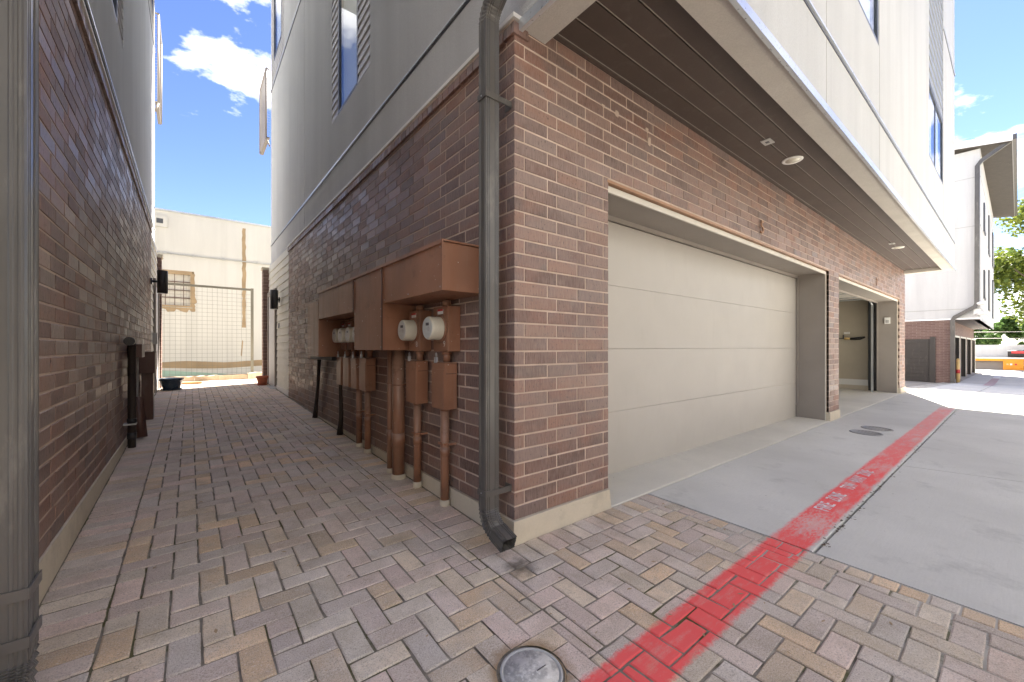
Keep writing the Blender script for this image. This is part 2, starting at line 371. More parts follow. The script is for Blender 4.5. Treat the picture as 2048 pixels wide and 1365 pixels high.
# ------------------------------------------------------------------ ground
mb = MB(); xs = [-250, -60, -20, -6, 0, 6, 12.7, 17, 22, 26.5, 34, 42, 52.5, 80, 160, 330]; ys = [-300, -80, -30, -8, -3, 2, 6, 10.5, 20, 60, 300]
n = len(ys)
for x in xs:
    for y in ys: mb.v.append((x, y, G(x, y)-.07))
for i in range(len(xs)-1):
    for j in range(n-1): mb.f.append((i*n+j, (i+1)*n+j, (i+1)*n+j+1, i*n+j+1)); mb.t.append(0.)
struct(mb, 'ground', 'ground')

paving = struct((lambda m: [m.poly([(x0, y0, G(x0, y0)-.0055), (x1, y0, G(x1, y0)-.0055), (x1, y1, G(x1, y1)-.0055), (x0, y1, G(x0, y1)-.0055)]) for x0, x1, y0, y1 in ((-5, 1.28, -5, 0), (-1.95, 0.02, 0, 10.5))] and m)(MB()), 'paving', 'joint')
# paver pieces: (x0,x1,y0,y1)
pieces = []
def clip_add(x0, x1, y0, y1, rx0, rx1, ry0, ry1):
    a, b, c, d = max(x0, rx0), min(x1, rx1), max(y0, ry0), min(y1, ry1)
    if b-a > .012 and d-c > .012: pieces.append((a, b, c, d))
regs = [(-1.7, -.25, 0, 10.3), (-5, -.25, -5, 0), (-.25, 1.165, -5, -.2)]
for i in range(-52, 24):
    for j in range(-54, 106):
        x = -.9+.1*i; y = .2+.1*j; c = (i-j) % 4
        for rg in regs:
            if c == 0: clip_add(x, x+.1, y, y+.2, *rg)
            elif c == 1: clip_add(x, x+.2, y, y+.1, *rg)
y = 0.
while y < 10.3:
    pieces.append((-1.93, -1.7, y, y+.1)); 
    if y > .05 or True: pieces.append((-.25, -.03, y-.02 if y < .01 else y, y+.1))
    y += .1
x = -.25
while x < 1.27:
    pieces.append((x, min(x+.1, 1.275), -.2, -.02)); x += .1
y = -5.02
while y < -.21:
    pieces.append((1.165, 1.27, y, y+.1)); y += .1
holes = [(-.506, -.721, .118)]
def in_hole(p):
    cx_, cy_ = (p[0]+p[1])/2, (p[2]+p[3])/2
    return any((cx_-a)**2+(cy_-b)**2 < r*r for a, b, r in holes)
def proj_score(c, nrm, area):
    v = Vector(c)-CAM; d = v.dot(FW); l = v.dot(RT)
    if d < .3: return 0
    u = 1024+808*l/d; w = 695-808*(c[2]-1.108)/d
    if not (-60 < u < 2108 and -60 < w < 1430): return 0
    return area*abs(v.normalized().dot(Vector(nrm)))/v.length_squared
def paver_geo(m, x0, x1, y0, y1, z00, z10, z11, z01, g=.0028, ch=.0045, tint=0., rr=R_):
    i = len(m.v); a, b, c, d = x0+g, x1-g, y0+g, y1-g; W_, H_ = b-a, d-c
    def zz(x, y):
        fx, fy = (x-a)/W_, (y-c)/H_
        return (z00*(1-fx)+z10*fx)*(1-fy)+(z01*(1-fx)+z11*fx)*fy
    j = lambda: rr.random()**3*.004
    k = min(.35, .012/min(W_, H_))
    out = [(a+W_*.04, c), (a+W_*rr.uniform(.35, .65), c), (b, c+H_*.0), (b, c+H_*rr.uniform(.3, .7)), (b, d), (a+W_*rr.uniform(.3, .7), d), (a, d), (a, c+H_*rr.uniform(.3, .7)), (a, c+H_*.05)]
    n = len(out); mx_, my_ = (a+b)/2, (c+d)/2; P = []
    for (x, y) in out:
        q = j(); sx = 1 if x < mx_ else -1; sy = 1 if y < my_ else -1
        onx = abs(x-a) < 1e-6 or abs(x-b) < 1e-6; ony = abs(y-c) < 1e-6 or abs(y-d) < 1e-6
        P.append((x+(sx*q if onx else 0), y+(sy*q if ony else 0)))
    top = []
    for (x, y) in P:
        q = ch+j()*.5; top.append((x+q*(1 if x < mx_-W_*.2 else -1 if x > mx_+W_*.2 else 0), y+q*(1 if y < my_-H_*.2 else -1 if y > my_+H_*.2 else 0)))
    for (x, y) in P: m.v.append((x, y, zz(x, y)-.022))
    for (x, y) in P: m.v.append((x, y, zz(x, y)-.0035-j()*.5))
    for (x, y) in top: m.v.append((x, y, zz(x, y)))
    for q in range(n):
        r = (q+1) % n; m.f.append((i+q, i+r, i+n+r, i+n+q)); m.f.append((i+n+q, i+n+r, i+2*n+r, i+2*n+q)); m.t += [tint]*2
    m.f.append(tuple(i+2*n+q for q in range(n))); m.t.append(tint)
allp = []
for p in pieces:
    if in_hole(p): continue
    cx_, cy_ = (p[0]+p[1])/2, (p[2]+p[3])/2
    allp.append((proj_score((cx_, cy_, G(cx_, cy_)), (0, 0, 1), (p[1]-p[0])*(p[3]-p[2])), p))
allp.sort(key=lambda q: -q[0])
cache = {}; rest = MB()
for k, (sc, p) in enumerate(allp):
    w, h = p[1]-p[0], p[3]-p[2]; cx_, cy_ = (p[0]+p[1])/2, (p[2]+p[3])/2
    dz = R_.uniform(-.0022, .0018); tint = .02+.97*R_.random(); tx, ty = R_.gauss(0, .006), R_.gauss(0, .006)
    near_hole = any((max(p[0], min(a, p[1]))-a)**2+(max(p[2], min(b, p[3]))-b)**2 < (r+.012)**2 for a, b, r in holes)
    if k < 300 and not near_hole:
        key = (round(w, 2), round(h, 2), k % 7)
        if key not in cache:
            m = MB(); W2, H2 = w/2, h/2; s = .03*H2
            paver_geo(m, -W2, W2, -H2, H2, -s, -s, s, s); cache[key] = m.mesh('paver', M['paver'])
        o = bpy.data.objects.new('paver', cache[key]); COL.objects.link(o); o.parent = paving
        o.location = (cx_, cy_, G(cx_, cy_)+dz); o.rotation_euler = (tx, ty, R_.gauss(0, .006)); o['tint'] = tint
    else:
        if near_hole:      # cut to the round cover: fan of points outside the circle
            a, b, r = holes[0]; r += .004; N = 10; pts = []
            gx0, gx1, gy0, gy1 = p[0]+.002, p[1]-.002, p[2]+.002, p[3]-.002; st = .01
            ix = int((gx1-gx0)/st)+1; iy = int((gy1-gy0)/st)+1
            dx = (gx1-gx0)/ix; dy = (gy1-gy0)/iy
            for q in range(ix):
                for w_ in range(iy):
                    ax, ay = gx0+q*dx, gy0+w_*dy
                    P4 = [(ax, ay), (ax+dx, ay), (ax+dx, ay+dy), (ax, ay+dy)]
                    Q = []
                    for (ux, uy) in P4:
                        dd = math.hypot(ux-a, uy-b)
                        if dd < r: ux, uy = a+(ux-a)/max(dd, 1e-4)*r, b+(uy-b)/max(dd, 1e-4)*r
                        Q.append((ux, uy, G(ux, uy)))
                    if all(math.hypot(u[0]-a, u[1]-b) < r+1e-4 for u in Q): continue
                    rest.poly(Q, tint)
            continue
        zz = [G(X, Y)+dz+tx*(Y-cy_)-ty*(X-cx_) for X, Y in ((p[0], p[2]), (p[1], p[2]), (p[1], p[3]), (p[0], p[3]))]
        paver_geo(rest, *p, *zz, tint=tint)
o = rest.build('paver_field', 'paver', paving, 'stuff')

# driveway slabs ---------------------------------------------------
slabroot = MB()
for x0, x1 in ((.8, 12.7), (12.7, 26.5), (26.5, 52.5)):
    slabroot.poly([(x0 if x0 > 1 else 1.27, -8.0, G(x0, -8)-.03), (x1, -8.0, G(x1, -8)-.03), (x1, .45, G(x1, .45)-.03), (x0 if x0 > 1 else 1.27, .45, G(x0, .45)-.03)])
drive = struct(slabroot, 'driveway', 'joint')
def slab(c4, mat='drive', lab=None, gap=.005, dz=0., xs_=None, name='slab'):
    (x0, y0), (x1, y1), (x2, y2), (x3, y3) = c4     # anticlockwise from (lowX,lowY)
    m = MB(); nx = max(1, int(abs(x1-x0)/1.5)); top = []
    for k in range(nx+1):
        f = k/nx
        lo = (x0+gap+(x1-x0-2*gap)*f, y0+gap+(y1-y0)*f); hi = (x3+gap+(x2-x3-2*gap)*f, y3-gap+(y2-y3)*f)
        top.append((lo, hi))
    for (lo, hi) in top:
        ex = .006
        m.v += [(lo[0], lo[1], G(*lo)+dz-.06), (lo[0], lo[1], G(*lo)+dz-ex), (lo[0], lo[1]+ex, G(*lo)+dz),
                (hi[0], hi[1]-ex, G(*hi)+dz), (hi[0], hi[1], G(*hi)+dz-ex), (hi[0], hi[1], G(*hi)+dz-.06)]
    for k in range(nx):
        for j in range(5):
            a = k*6+j; m.f.append((a, a+6, a+7, a+1)); m.t.append(0.)
    m.f.append((0, 1, 2, 3, 4, 5)); m.f.append(tuple(nx*6+5-j for j in range(6))); m.t += [0., 0.]
    return m.build(name, mat, drive, None, lab)
XB = [1.28, 12.7, 15.6, 20, 26.5, 33, 40, 46, 52.5]
for k in range(len(XB)-1):
    slab([(XB[k], -1.065), (XB[k+1], -1.065), (XB[k+1], -.02), (XB[k], -.02)])
J = [(1.28, 1.28), (3.95, 5.1), (9.6, 9.9), (12.7, 12.7), (15.6, 15.6), (20, 20), (26.5, 26.5), (33, 33), (40, 40), (46, 46), (52.5, 52.5)]
for k in range(len(J)-1):
    a, b = J[k], J[k+1]
    slab([(a[1], -4.4), (b[1], -4.4), (b[0], -1.065), (a[0], -1.065)], dz=-.004, gap=.006)
    slab([(a[1], -8), (b[1], -8), (b[1], -4.4), (a[1], -4.4)], dz=-.004)
slab([(.8, -.02), (6.4, -.02), (6.4, .43), (.8, .43)], 'apron', dz=.004, name='apron')
slab([(6.4, -.02), (12.6, -.02), (12.6, .43), (6.4, .43)], 'apron', dz=.004, name='apron')
# crack / debris line along the lane seam
m = MB()
for k in range(150):
    x = 1.4+R_.random()**1.6*8.5; y = -1.07+R_.gauss(0, .012)-abs(R_.gauss(0, .01)); r = R_.uniform(.003, .011); z = G(x, y)+.003
    a = R_.random()*6.28
    m.poly([(x+r*math.cos(a+q)*(1.8 if q in (0, 3.1) else .6), y+r*math.sin(a+q), z+R_.uniform(0, .003)) for q in (0, 1.3, 3.1, 4.6)])
m.build('seam_debris', 'bark', drive, 'stuff')
# stencilled lettering
def text_obj(body, name, mat, parent, loc, size, sx=1., rot=(0, 0, 0), ext=.0006, kind=None, offset=0.):
    cu = bpy.data.curves.new(name, 'FONT'); cu.body = body; cu.size = size; cu.extrude = ext; cu.align_x = 'LEFT'; cu.offset = offset
    tmp = bpy.data.objects.new(name, cu); COL.objects.link(tmp)
    dg = bpy.context.evaluated_depsgraph_get(); me = bpy.data.meshes.new_from_object(tmp.evaluated_get(dg)); me.name = name
    bpy.data.objects.remove(tmp); me.materials.clear(); me.materials.append(M[mat])
    o = bpy.data.objects.new(name, me); COL.objects.link(o); o.rotation_euler = rot; o.scale = (sx, 1, 1)
    if parent:
        o.parent = parent
        if parent.type == 'EMPTY': loc = Vector(loc)-OFF[parent.name]
    o.location = loc; return o
def stencil_mat():
    t = NT('stencil_paint'); c = t.mix(t.ramp(t.noise(30, 6, .7), [(.45, 0.), (.62, .6)]), (.8, .72, .73), (.66, .22, .25))
    return t.done(c, .85, spec=.2)
M['stencil'] = stencil_mat()
rx = math.atan(.03)
def width_to(o, wid):
    xs_ = [v.co.x for v in o.data.vertices]; o.scale[0] = wid/(max(xs_)-min(xs_))
for txt, x0, x1 in (('FIRE', 2.0, 2.195), ('ZONE', 2.285, 2.505), ('TOW', 2.675, 2.865), ('AWAY', 2.94, 3.17), ('ZONE', 3.225, 3.435)):
    o = text_obj(txt, 'lettering', 'stencil', drive, (x0, -.957, G(x0, -.955)+.0025), .122, rot=(rx, 0, 0), offset=.0016); width_to(o, x1-x0)

# far lane stripe
m = MB(); k = 0
for x0, x1 in ((24.5, 29), (29, 34)):
    m.poly([(x0, -1.12, G(x0, -1.1)+.006), (x1, -1.12, G(x1, -1.1)+.006), (x1, -.85, G(x1, -.85)+.006), (x0, -.85, G(x0, -.85)+.006)])
def faded():
    t = NT('faded_red'); c = t.mix(t.ramp(t.noise(5, 6, .7), [(.4, .2), (.65, 1.)]), (.5, .25, .25), (.4, .4, .39)); return t.done(c, .9)
m.build('painted_line', faded(), drive)
m = MB()
for x0, x1 in ((34, 40), (40, 46), (46, 52)):
    m.poly([(x0, -1.12, G(x0, -1.1)+.006), (x1, -1.12, G(x1, -1.1)+.006), (x1, -.85, G(x1, -.85)+.006), (x0, -.85, G(x0, -.85)+.006)])
m.build('painted_line', 'whitep', drive)

# ------------------------------------------------------------------ brick laying
def lay_bricks(parent, runs, limit, name='brick'):
    """runs: list of (axis,plane,sign,u0,u1,z0,z1,holes,phase,row0) ; pieces lie proud of the mortar backing"""
    out = []
    for (axis, plane, sg, u0, u1, z0, z1, hl, corner, zbase) in runs:
        row = 0; z = zbase
        while z < z1-.01:
            zt = min(z+.07, z1)
            if zt > z0+.015:
                zb = max(z, z0); typ = row % 2
                # corner: 'B' = this wall shows the long corner brick on even rows, 'A' on odd rows
                if corner == 'B': st = -.005 if typ == 0 else .0745
                elif corner == 'A': st = .0745 if typ == 0 else -.005
                else: st = (0 if typ == 0 else -.176)
                u = u0+st-.264*0; first = True
                while u < u1-.005:
                    a = u+.005; b = u+.264-.005; own = (first and ((corner == 'B' and typ == 0) or (corner == 'A' and typ == 1)))
                    if own: a = u0
                    segs = [(max(a, u0), min(b, u1))]
                    for (h0, h1, hz0, hz1) in hl:
                        if zb < hz1 and zt > hz0:
                            if zb < hz1-.0 and zt > hz1+.012 and zb >= hz0: pass
                            ns = []
                            for (p, q) in segs:
                                if q <= h0 or p >= h1: ns.append((p, q))
                                else:
                                    if p < h0: ns.append((p, h0))
                                    if q > h1: ns.append((h1, q))
                            segs = ns
                    for (p, q) in segs:
                        if q-p > .012: out.append((axis, plane, sg, p, q, zb, zt, own))
                    u += .264; first = False
            z += .08; row += 1
    sc = []
    for b in out:
        axis, plane, sg, p, q, zb, zt, own = b; c = (plane, (p+q)/2, (zb+zt)/2) if axis == 'x' else ((p+q)/2, plane, (zb+zt)/2)
        sc.append((proj_score(c, (1, 0, 0) if axis == 'x' else (0, 1, 0), (q-p)*(zt-zb)), b))
    sc.sort(key=lambda q: -q[0]); cache = {}; rest = MB()
    for k, (s_, b) in enumerate(sc):
        axis, plane, sg, p, q, zb, zt, own = b; w, h = q-p, zt-zb; dep = .07 if own else .03
        tint = .02+.96*R_.random(); pr = 0 if own else R_.uniform(-.0012, .0008); c = (p+q)/2; z = (zb+zt)/2
        jz = R_.gauss(0, .0007)
        if k < limit:
            key = (axis, sg, round(w, 3), round(h, 3), own)
            if key not in cache:
                m = MB(); e = .0025
                # front face inset gives a worn arris
                W2, H2 = w/2, h/2
                f0 = [(-W2, -H2), (W2, -H2), (W2, H2), (-W2, H2)]; f1 = [(-W2+e, -H2+e), (W2-e, -H2+e), (W2-e, H2-e), (-W2+e, H2-e)]
                if own: f1 = [(-W2+e, -H2+e), (W2-e, -H2+e), (W2-e, H2-e), (-W2+e, H2-e)]
                def P3(u, d, z): return (-d*sg*-1*1., u, z) if axis == 'x' else (u, -d*sg*-1*1., z)
                def PT(u, d, z):      # d = depth outwards positive
                    return (sg*d, u, z) if axis == 'x' else (u, sg*d, z)
                rings = [[PT(u, -dep, v) for u, v in f0], [PT(u, -e, v) for u, v in f0], [PT(u, 0, v) for u, v in f1]]
                m.rings(rings, True, True, False); cache[key] = m.mesh(name, M['brick'])
            o = bpy.data.objects.new(name, cache[key]); COL.objects.link(o); o.parent = parent
            L = Vector((plane+sg*pr, c, z+jz)) if axis == 'x' else Vector((c, plane+sg*pr, z+jz))
            o.location = L-OFF[parent.name]; o['tint'] = tint
        else:
            d0, d1 = plane+sg*pr, plane-sg*dep
            if axis == 'x': rest.box(d0, d1, p, q, zb, zt, tint)
            else: rest.box(p, q, d0, d1, zb, zt, tint)
    o = rest.build('brick_field', 'brick', None, 'stuff'); o.parent = parent; o.location = -OFF[parent.name]

def holed(m, axis, pl0, pl1, u0, u1, z0, z1, holes):
    us = sorted(set([u0, u1]+[h for q in holes for h in q[:2] if u0 < h < u1])); zs = sorted(set([z0, z1]+[h for q in holes for h in q[2:4] if z0 < h < z1]))
    for i in range(len(us)-1):
        for j in range(len(zs)-1):
            cu, cz = (us[i]+us[i+1])/2, (zs[j]+zs[j+1])/2
            if any(h[0] < cu < h[1] and h[2] < cz < h[3] for h in holes): continue
            if axis == 'x': m.box(pl0, pl1, us[i], us[i+1], zs[j], zs[j+1])
            else: m.box(us[i], us[i+1], pl0, pl1, zs[j], zs[j+1])
    return m
def ab(m, axis, sg, plane, u0, u1, z0, z1, d0, d1):
    """box in facade space; d outwards from the plane"""
    a, b = plane+sg*d0, plane+sg*d1
    return m.box(a, b, u0, u1, z0, z1) if axis == 'x' else m.box(u0, u1, a, b, z0, z1)
def window(parent, axis, sg, plane, u0, u1, z0, z1, mull=(), back=-.045):
    f = MB(); t = .045
    for (a, b, c, d) in ((u0, u0+t, z0, z1), (u1-t, u1, z0, z1), (u0+t, u1-t, z0, z0+t), (u0+t, u1-t, z1-t, z1)): ab(f, axis, sg, plane, a, b, c, d, -.06, -.004)
    for q in mull: ab(f, axis, sg, plane, q-.022, q+.022, z0+t, z1-t, -.08, -.012)
    w = part(f, 'window', 'bframe', parent)
    g = MB(); ab(g, axis, sg, plane, u0+t, u1-t, z0+t, z1-t, -.024, -.019); o = g.build('pane', 'glass'); o.parent = w
    g = MB(); ab(g, axis, sg, plane, u0+.01, u1-.01, z0+.01, z1-.01, back-.03, back-.02); o = g.build('sky_white_panel', 'sky_white_panel'); o.parent = w  # white panel added behind the pane to imitate bright sky reflection
    return w
def sidings(parent, axis, sg, plane, u0, u1, z0, z1, mat, step=.1, name='siding_board', limit=60, recess=-.02):
    n = int(round((z1-z0)/step)); step = (z1-z0)/n; sm = None
    for k in range(n):
        a = z0+k*step; b = a+step+.006; m = MB()
        d0, d1 = recess+.022, recess+.006
        def P(u, d, z): return (plane+sg*d, u, z) if axis == 'x' else (u, plane+sg*d, z)
        m.hexa([P(u0, d0, a), P(u1, d0, a), P(u1, recess-.02, a), P(u0, recess-.02, a), P(u0, d1, b), P(u1, d1, b), P(u1, recess-.02, b), P(u0, recess-.02, b)])
        part(m, name, mat, parent)
def downspout(label, loc, x0, x1, y0, y1, zr0, bends, straps, sgwall, ztop, mat='spout'):
    """rectangular ribbed pipe swept in the YZ plane"""
    t = thing('downspout', label, 'downspout', loc); hx, hy = (x1-x0)/2, (y1-y0)/2; cx_, cy_ = (x0+x1)/2, (y0+y1)/2
    def side(n, L, W_):   # ribbed profile pts
        pts = []
        for k in range(n):
            f = -1+2*(k+.0)/n
            pts.append(f)
        return pts
    prof = []
    def edge(ax, ay, bx, by, nx, ny):
        marks = [0, .06, .09, .13, .16, .20, .23, .27, .30, .34, .66, .70, .73, .77, .80, .84, .87, .91, .94]
        for i, f in enumerate(marks):
            d = -.0032 if (i % 4 in (2, 3)) else 0.
            prof.append((ax+(bx-ax)*f+nx*d, ay+(by-ay)*f+ny*d))
    edge(-hx, -hy, hx, -hy, 0, -1); edge(hx, -hy, hx, hy, 1, 0); edge(hx, hy, -hx, hy, 0, 1); edge(-hx, hy, -hx, -hy, -1, 0)
    def ring(c, ty, tz, s=1.):
        # tangent (ty,tz); normal (n) maps b-> (tz,-ty)
        return [(cx_+a*s, c[0]+b*s*tz, c[1]-b*s*ty) for a, b in prof]
    main = MB(); zA, zB = bends[0], ztop
    main.rings([ring((cy_, zA), 0, 1), ring((cy_, zB), 0, 1)], True, True, False); part(main, 'pipe', mat, t)
    # lower elbow: curves towards -Y
    el = MB(); rr = []; rad = .11; N = 17; c = [cy_, zA]; ang = 0.
    total = math.radians(72); st = .018
    for i in range(N+1):
        a = total*i/N; y = cy_-rad*(1-math.cos(a)); z = zA-rad*math.sin(a)
        rr.append(ring((y, z), math.sin(a), math.cos(a), 1.03 if i % 2 else .93))
    y2, z2 = y-math.sin(a)*bends[1], z-math.cos(a)*bends[1]
    rr.append(ring((y2, z2), math.sin(a), math.cos(a), 1.03))
    rr = rr[::-1]; el.rings(rr, True, False, False)
    inner = [[(cx_+(q[0]-cx_)*.94, q[1]*1., q[2]+.0) for q in r] for r in rr[:3]]
    el.rings([[(cx_+(q[0]-cx_)*.93, (q[1]-y2)*.93+y2, (q[2]-z2)*.93+z2) for q in rr[0]], [(cx_+(q[0]-cx_)*.9, (q[1]-y)*.9+y, (q[2]-z)*.9+z) for q in rr[1]]], True, False, False)
    part(el, 'elbow', mat, t)
    for (zs, wallx, yw) in straps:
        m = MB(); e = .004
        m.box(x0-e, x1+e, y0-e-.002, y0-.001, zs, zs+.032); m.box(x0-e-.002, x0-.001, y0-e, y1+e, zs, zs+.032); m.box(x1+.001, x1+e+.002, y0-e, y1+e, zs, zs+.032)
        xa, xb = (x1, wallx) if sgwall > 0 else (wallx, x0)
        m.box(xa, xb, y0-e-.002, y0-.001, zs, zs+.032); xx = (wallx-.004, wallx-.001) if sgwall > 0 else (wallx+.001, wallx+.004)
        m.box(*xx, y0-.004, y0-.04+.09, zs-.006, zs+.036)
        s = part(m, 'strap', mat, t)
        q = MB(); q.lathe((x0-.006, (y0+y1)/2, zs+.016), [(.004, 0), (.004, .003), (.001, .004)], 8, 'x'); o = q.build('screw', 'metal'); o.parent = s
    return t, ring, (cx_, cy_)

# ================================================================== RIGHT TOWNHOUSE
H = thing('brick_townhouse', 'three storey townhouse of brown brick and beige stucco with two garage doors, numbered 5', 'house', (6.3, 4.5, 0))
ZB = .13; O1 = (.838, 6.08, -.1, 2.27); O2 = (6.62, 11.86, -.1, 2.27)
m = MB(); m.box(.0035, .2, .0035, 6.68, ZB, 2.99); holed(m, 'y', .0035, .2, .2, 12.59, ZB-.0, 3.1, [O1, O2]); m.box(12.4, 12.592, .2, 9.1, ZB, 3.1)
part(m, 'mortar_wall', 'mortar', H)
m = MB(); m.box(.2, 12.4, 8.95, 9.1, 0, 3.1); m.box(.03, .2, 6.68, 9.09, .15, 3.05); part(m, 'back_wall', 'stucco', H)
lay_bricks(H, [('x', 0., -1, 0., 6.68, ZB, 2.872, [], 'A', ZB), ('y', 0., -1, 0., 12.6, ZB, 3.0, [(*O1[:2], -1, 2.275), (*O2[:2], -1, 2.275)], 'B', ZB)], 300)
m = MB(); m.box(12.592, 12.6, .03, 9.1, ZB, 3.0); part(m, 'end_wall', 'far_brick', H)
# rowlock cap
for k in range(84):
    if k < 84:
        y = .012+k*.0795; m = MB(); a, b = y, min(y+.0695, 6.68)
        m.hexa([(-.018, a, 2.876), (.07, a, 2.876), (.07, b, 2.876), (-.018, b, 2.876), (-.014, a, 2.94), (.07, a, 2.958), (.07, b, 2.958), (-.014, b, 2.94)])
        o = part(m, 'rowlock_brick', 'brick', H); o['tint'] = .02+.9*R_.random()
m = MB(); m.hexa([(-.018, -.014, 2.876), (.095, -.014, 2.876), (.095, .008, 2.876), (-.018, .008, 2.876), (-.012, -.01, 2.945), (.095, -.01, 2.945), (.095, .008, 2.945), (-.012, .008, 2.945)]); o = part(m, 'rowlock_brick', 'brick', H); o['tint'] = .35
m = MB(); m.box(-.022, .05, -.019, 6.69, 2.96, 2.985); m.box(.05, .1, -.019, .01, 2.96, 2.985); part(m, 'flashing', 'white', H)
m = MB(); m.box(-.008, .0, 0, 6.68, 2.945, 2.96); part(m, 'mortar_bed', 'mortar', H)
# foundation
m = MB(); 
m.hexa([(-.03, -.026, -.2), (.88, -.026, -.2), (.88, .2, -.2), (-.03, 6.68, -.2), (-.016, -.014, .128), (.832, -.014, .128), (.832, .2, .128), (-.016, 6.68, .128)])
m.v = m.v; m2 = MB()
m2.hexa([(-.03, .0, -.2), (.15, .0, -.2), (.15, 6.68, -.2), (-.03, 6.68, -.2), (-.016, .0, .128), (.15, .0, .128), (.15, 6.68, .128), (-.016, 6.68, .128)])
part(m2, 'foundation', 'found', H); m2 = MB()
m2.hexa([(-.03, -.026, -.2), (.862, -.026, -.2), (.862, .0, -.2), (-.03, .0, -.2), (-.016, -.016, .128), (.834, -.016, .128), (.834, .0, .128), (-.016, .0, .128)])
m2.hexa([(.15, 0., -.2), (.862, 0., -.2), (.862, .3, -.2), (.15, .3, -.2), (.15, 0., .128), (.834, 0., .128), (.834, .3, .128), (.15, .3, .128)])
part(m2, 'foundation', 'found', H)
for a, b in ((6.08, 6.62), (11.86, 12.6)):
    m2 = MB(); m2.hexa([(a-.02, -.026, -.2), (b+.02, -.026, -.2), (b+.02, .3, -.2), (a-.02, .3, -.2), (a+.004, -.014, .128), (b-.004, -.014, .128), (b-.004, .3, .128), (a+.004, .3, .128)])
    part(m2, 'foundation', 'found', H)
# cream siding bay, base trim and entry door
m = MB(); m.box(-.005, .03, 6.685, 9.09, .14, .31); part(m, 'base_trim', 'white', H)
sidings(H, 'x', -1, 0., 6.69, 8.0, .31, 2.98, 'siding', .145)
sidings(H, 'x', -1, 0., 8.0, 9.09, 2.36, 2.98, 'siding', .145)
m = MB(); m.box(-.03, .03, 8.02, 8.12, .28, 2.36); m.box(-.03, .03, 8.98, 9.09, .28, 2.36); m.box(-.03, .03, 8.12, 8.98, 2.26, 2.36); d = part(m, 'entry_door', 'taupe', H)
m = MB(); m.box(-.012, .02, 8.121, 8.979, .28, 2.258); o = m.build('door_leaf', 'gsiding'); o.parent = d; o.location = (0, 0, 0)
m = MB(); m.box(-.012, -.004, 7.66, 7.73, 1.5, 1.6); part(m, 'wall_box', 'bframe', H)
m = MB(); m.box(-.11, .05, 9.1, 9.3, .25, 2.9); part(m, 'brick_pilaster', 'far_brick', H); m = MB(); m.box(-.13, .05, 9.095, 9.32, 2.9, 2.96); part(m, 'pilaster_cap', 'found', H)
# garage openings: liner, frame edge, steel lintel, doors
def opening(x0, x1, closed):
    m = MB(); m.box(x0, x0+.02, .045, .41, 0.0, 2.25); m.box(x1-.02, x1, .045, .41, 0.0, 2.25); m.box(x0+.02, x1-.02, .045, .41, 2.232, 2.25); part(m, 'door_surround', 'taupe', H)
    m = MB(); m.box(x0-.0, x0+.024, .036, .045, .0, 2.25); m.box(x1-.024, x1, .036, .045, .0, 2.25); m.box(x0+.024, x1-.024, .03, .045, 2.205, 2.25); part(m, 'frame_edge', 'trim', H)
    m = MB(); m.box(x0+.02, x1-.02, .39, .405, 2.19, 2.232); m.box(x1-.055, x1-.02, .385, .405, .0, 2.19); m.box(x0+.02, x0+.055, .385, .405, .0, 2.19); part(m, 'door_stop', 'taupe', H)
    m = MB(); m.box(x0-.01, x1+.01, -.002, .09, 2.254, 2.26); m.box(x0-.01, x1+.01, -.001, .003, 2.26, 2.273); part(m, 'steel_lintel', 'copper', H)
    m = MB(); m.box(x0, x1, .05, .43, 2.25, 2.3); part(m, 'lintel_core', 'taupe', H)
opening(.838, 6.08, True); opening(6.62, 11.86, False)
g1 = MB(); g1.box(.86, 6.05, .47, .48, 0.0, 2.23); gd = part(g1, 'garage_door', 'taupe', H)
for k in range(4):
    z0 = .004+k*.546; m = MB(); m.box(.862, 6.052, .412, .455, z0, z0+.5445)
    o = m.build('door_panel', 'door'); o.parent = gd; b = o.modifiers.new('bevel', 'BEVEL'); b.width = .0025; b.segments = 2
m = MB(); m.box(.862, 6.052, .416, .45, -.02, .003); o = m.build('bottom_seal', 'black'); o.parent = gd
m = MB(); m.box(6.03, 6.052, .395, .41, .02, .2); o = m.build('weather_strip', 'black'); o.parent = gd
gd2m = MB(); gd2m.box(6.66, 11.8, .5, .54, 2.27, 2.31); gd2 = part(gd2m, 'garage_door', 'metal', H)
for k in range(4):
    m = MB(); m.box(6.66, 11.8, .56+k*.546, .56+k*.546+.54, 2.33, 2.37); o = m.build('door_panel', 'door'); o.parent = gd2
for xx in (6.72, 11.76):
    m = MB(); m.box(xx-.02, xx+.02, .46, .5, .0, 2.15); m.tube([(xx, .48, 2.15), (xx, .53, 2.27), (xx, .65, 2.31), (xx, 3.0, 2.31)], .02, 8); o = m.build('door_track', 'metal'); o.parent = gd2
for k in range(5):
    m = MB(); y = .55; m.box(6.9+k*1.0, 6.94+k*1.0, .5, 1.1, 2.285, 2.30); o = m.build('hinge_strut', 'metal'); o.parent = gd2
# garage interior
m = MB(); m.box(6.4, 12.4, .43, 6.6, -.15, .008); part(m, 'garage_floor', 'apron', H)
m = MB(); m.box(12.2, 12.39, .44, 6.6, .0, 2.95); m.box(6.4, 6.55, .44, 6.6, 0, 2.95); m.box(6.55, 12.2, 6.45, 6.6, 0, 2.95); m.box(6.4, 12.39, .43, 6.6, 2.95, 3.05); part(m, 'interior_wall', 'beige', H)
m = MB(); m.box(12.185, 12.2, .5, 6.4, .12, .27); part(m, 'skirting', 'white', H)
m = MB(); m.box(12.17, 12.2, .5, 6.4, .0, .118); part(m, 'concrete_curb', 'found', H)
m = MB(); m.box(12.13, 12.2, .44, .62, .0, 2.95); part(m, 'corner_post', 'bframe', H)
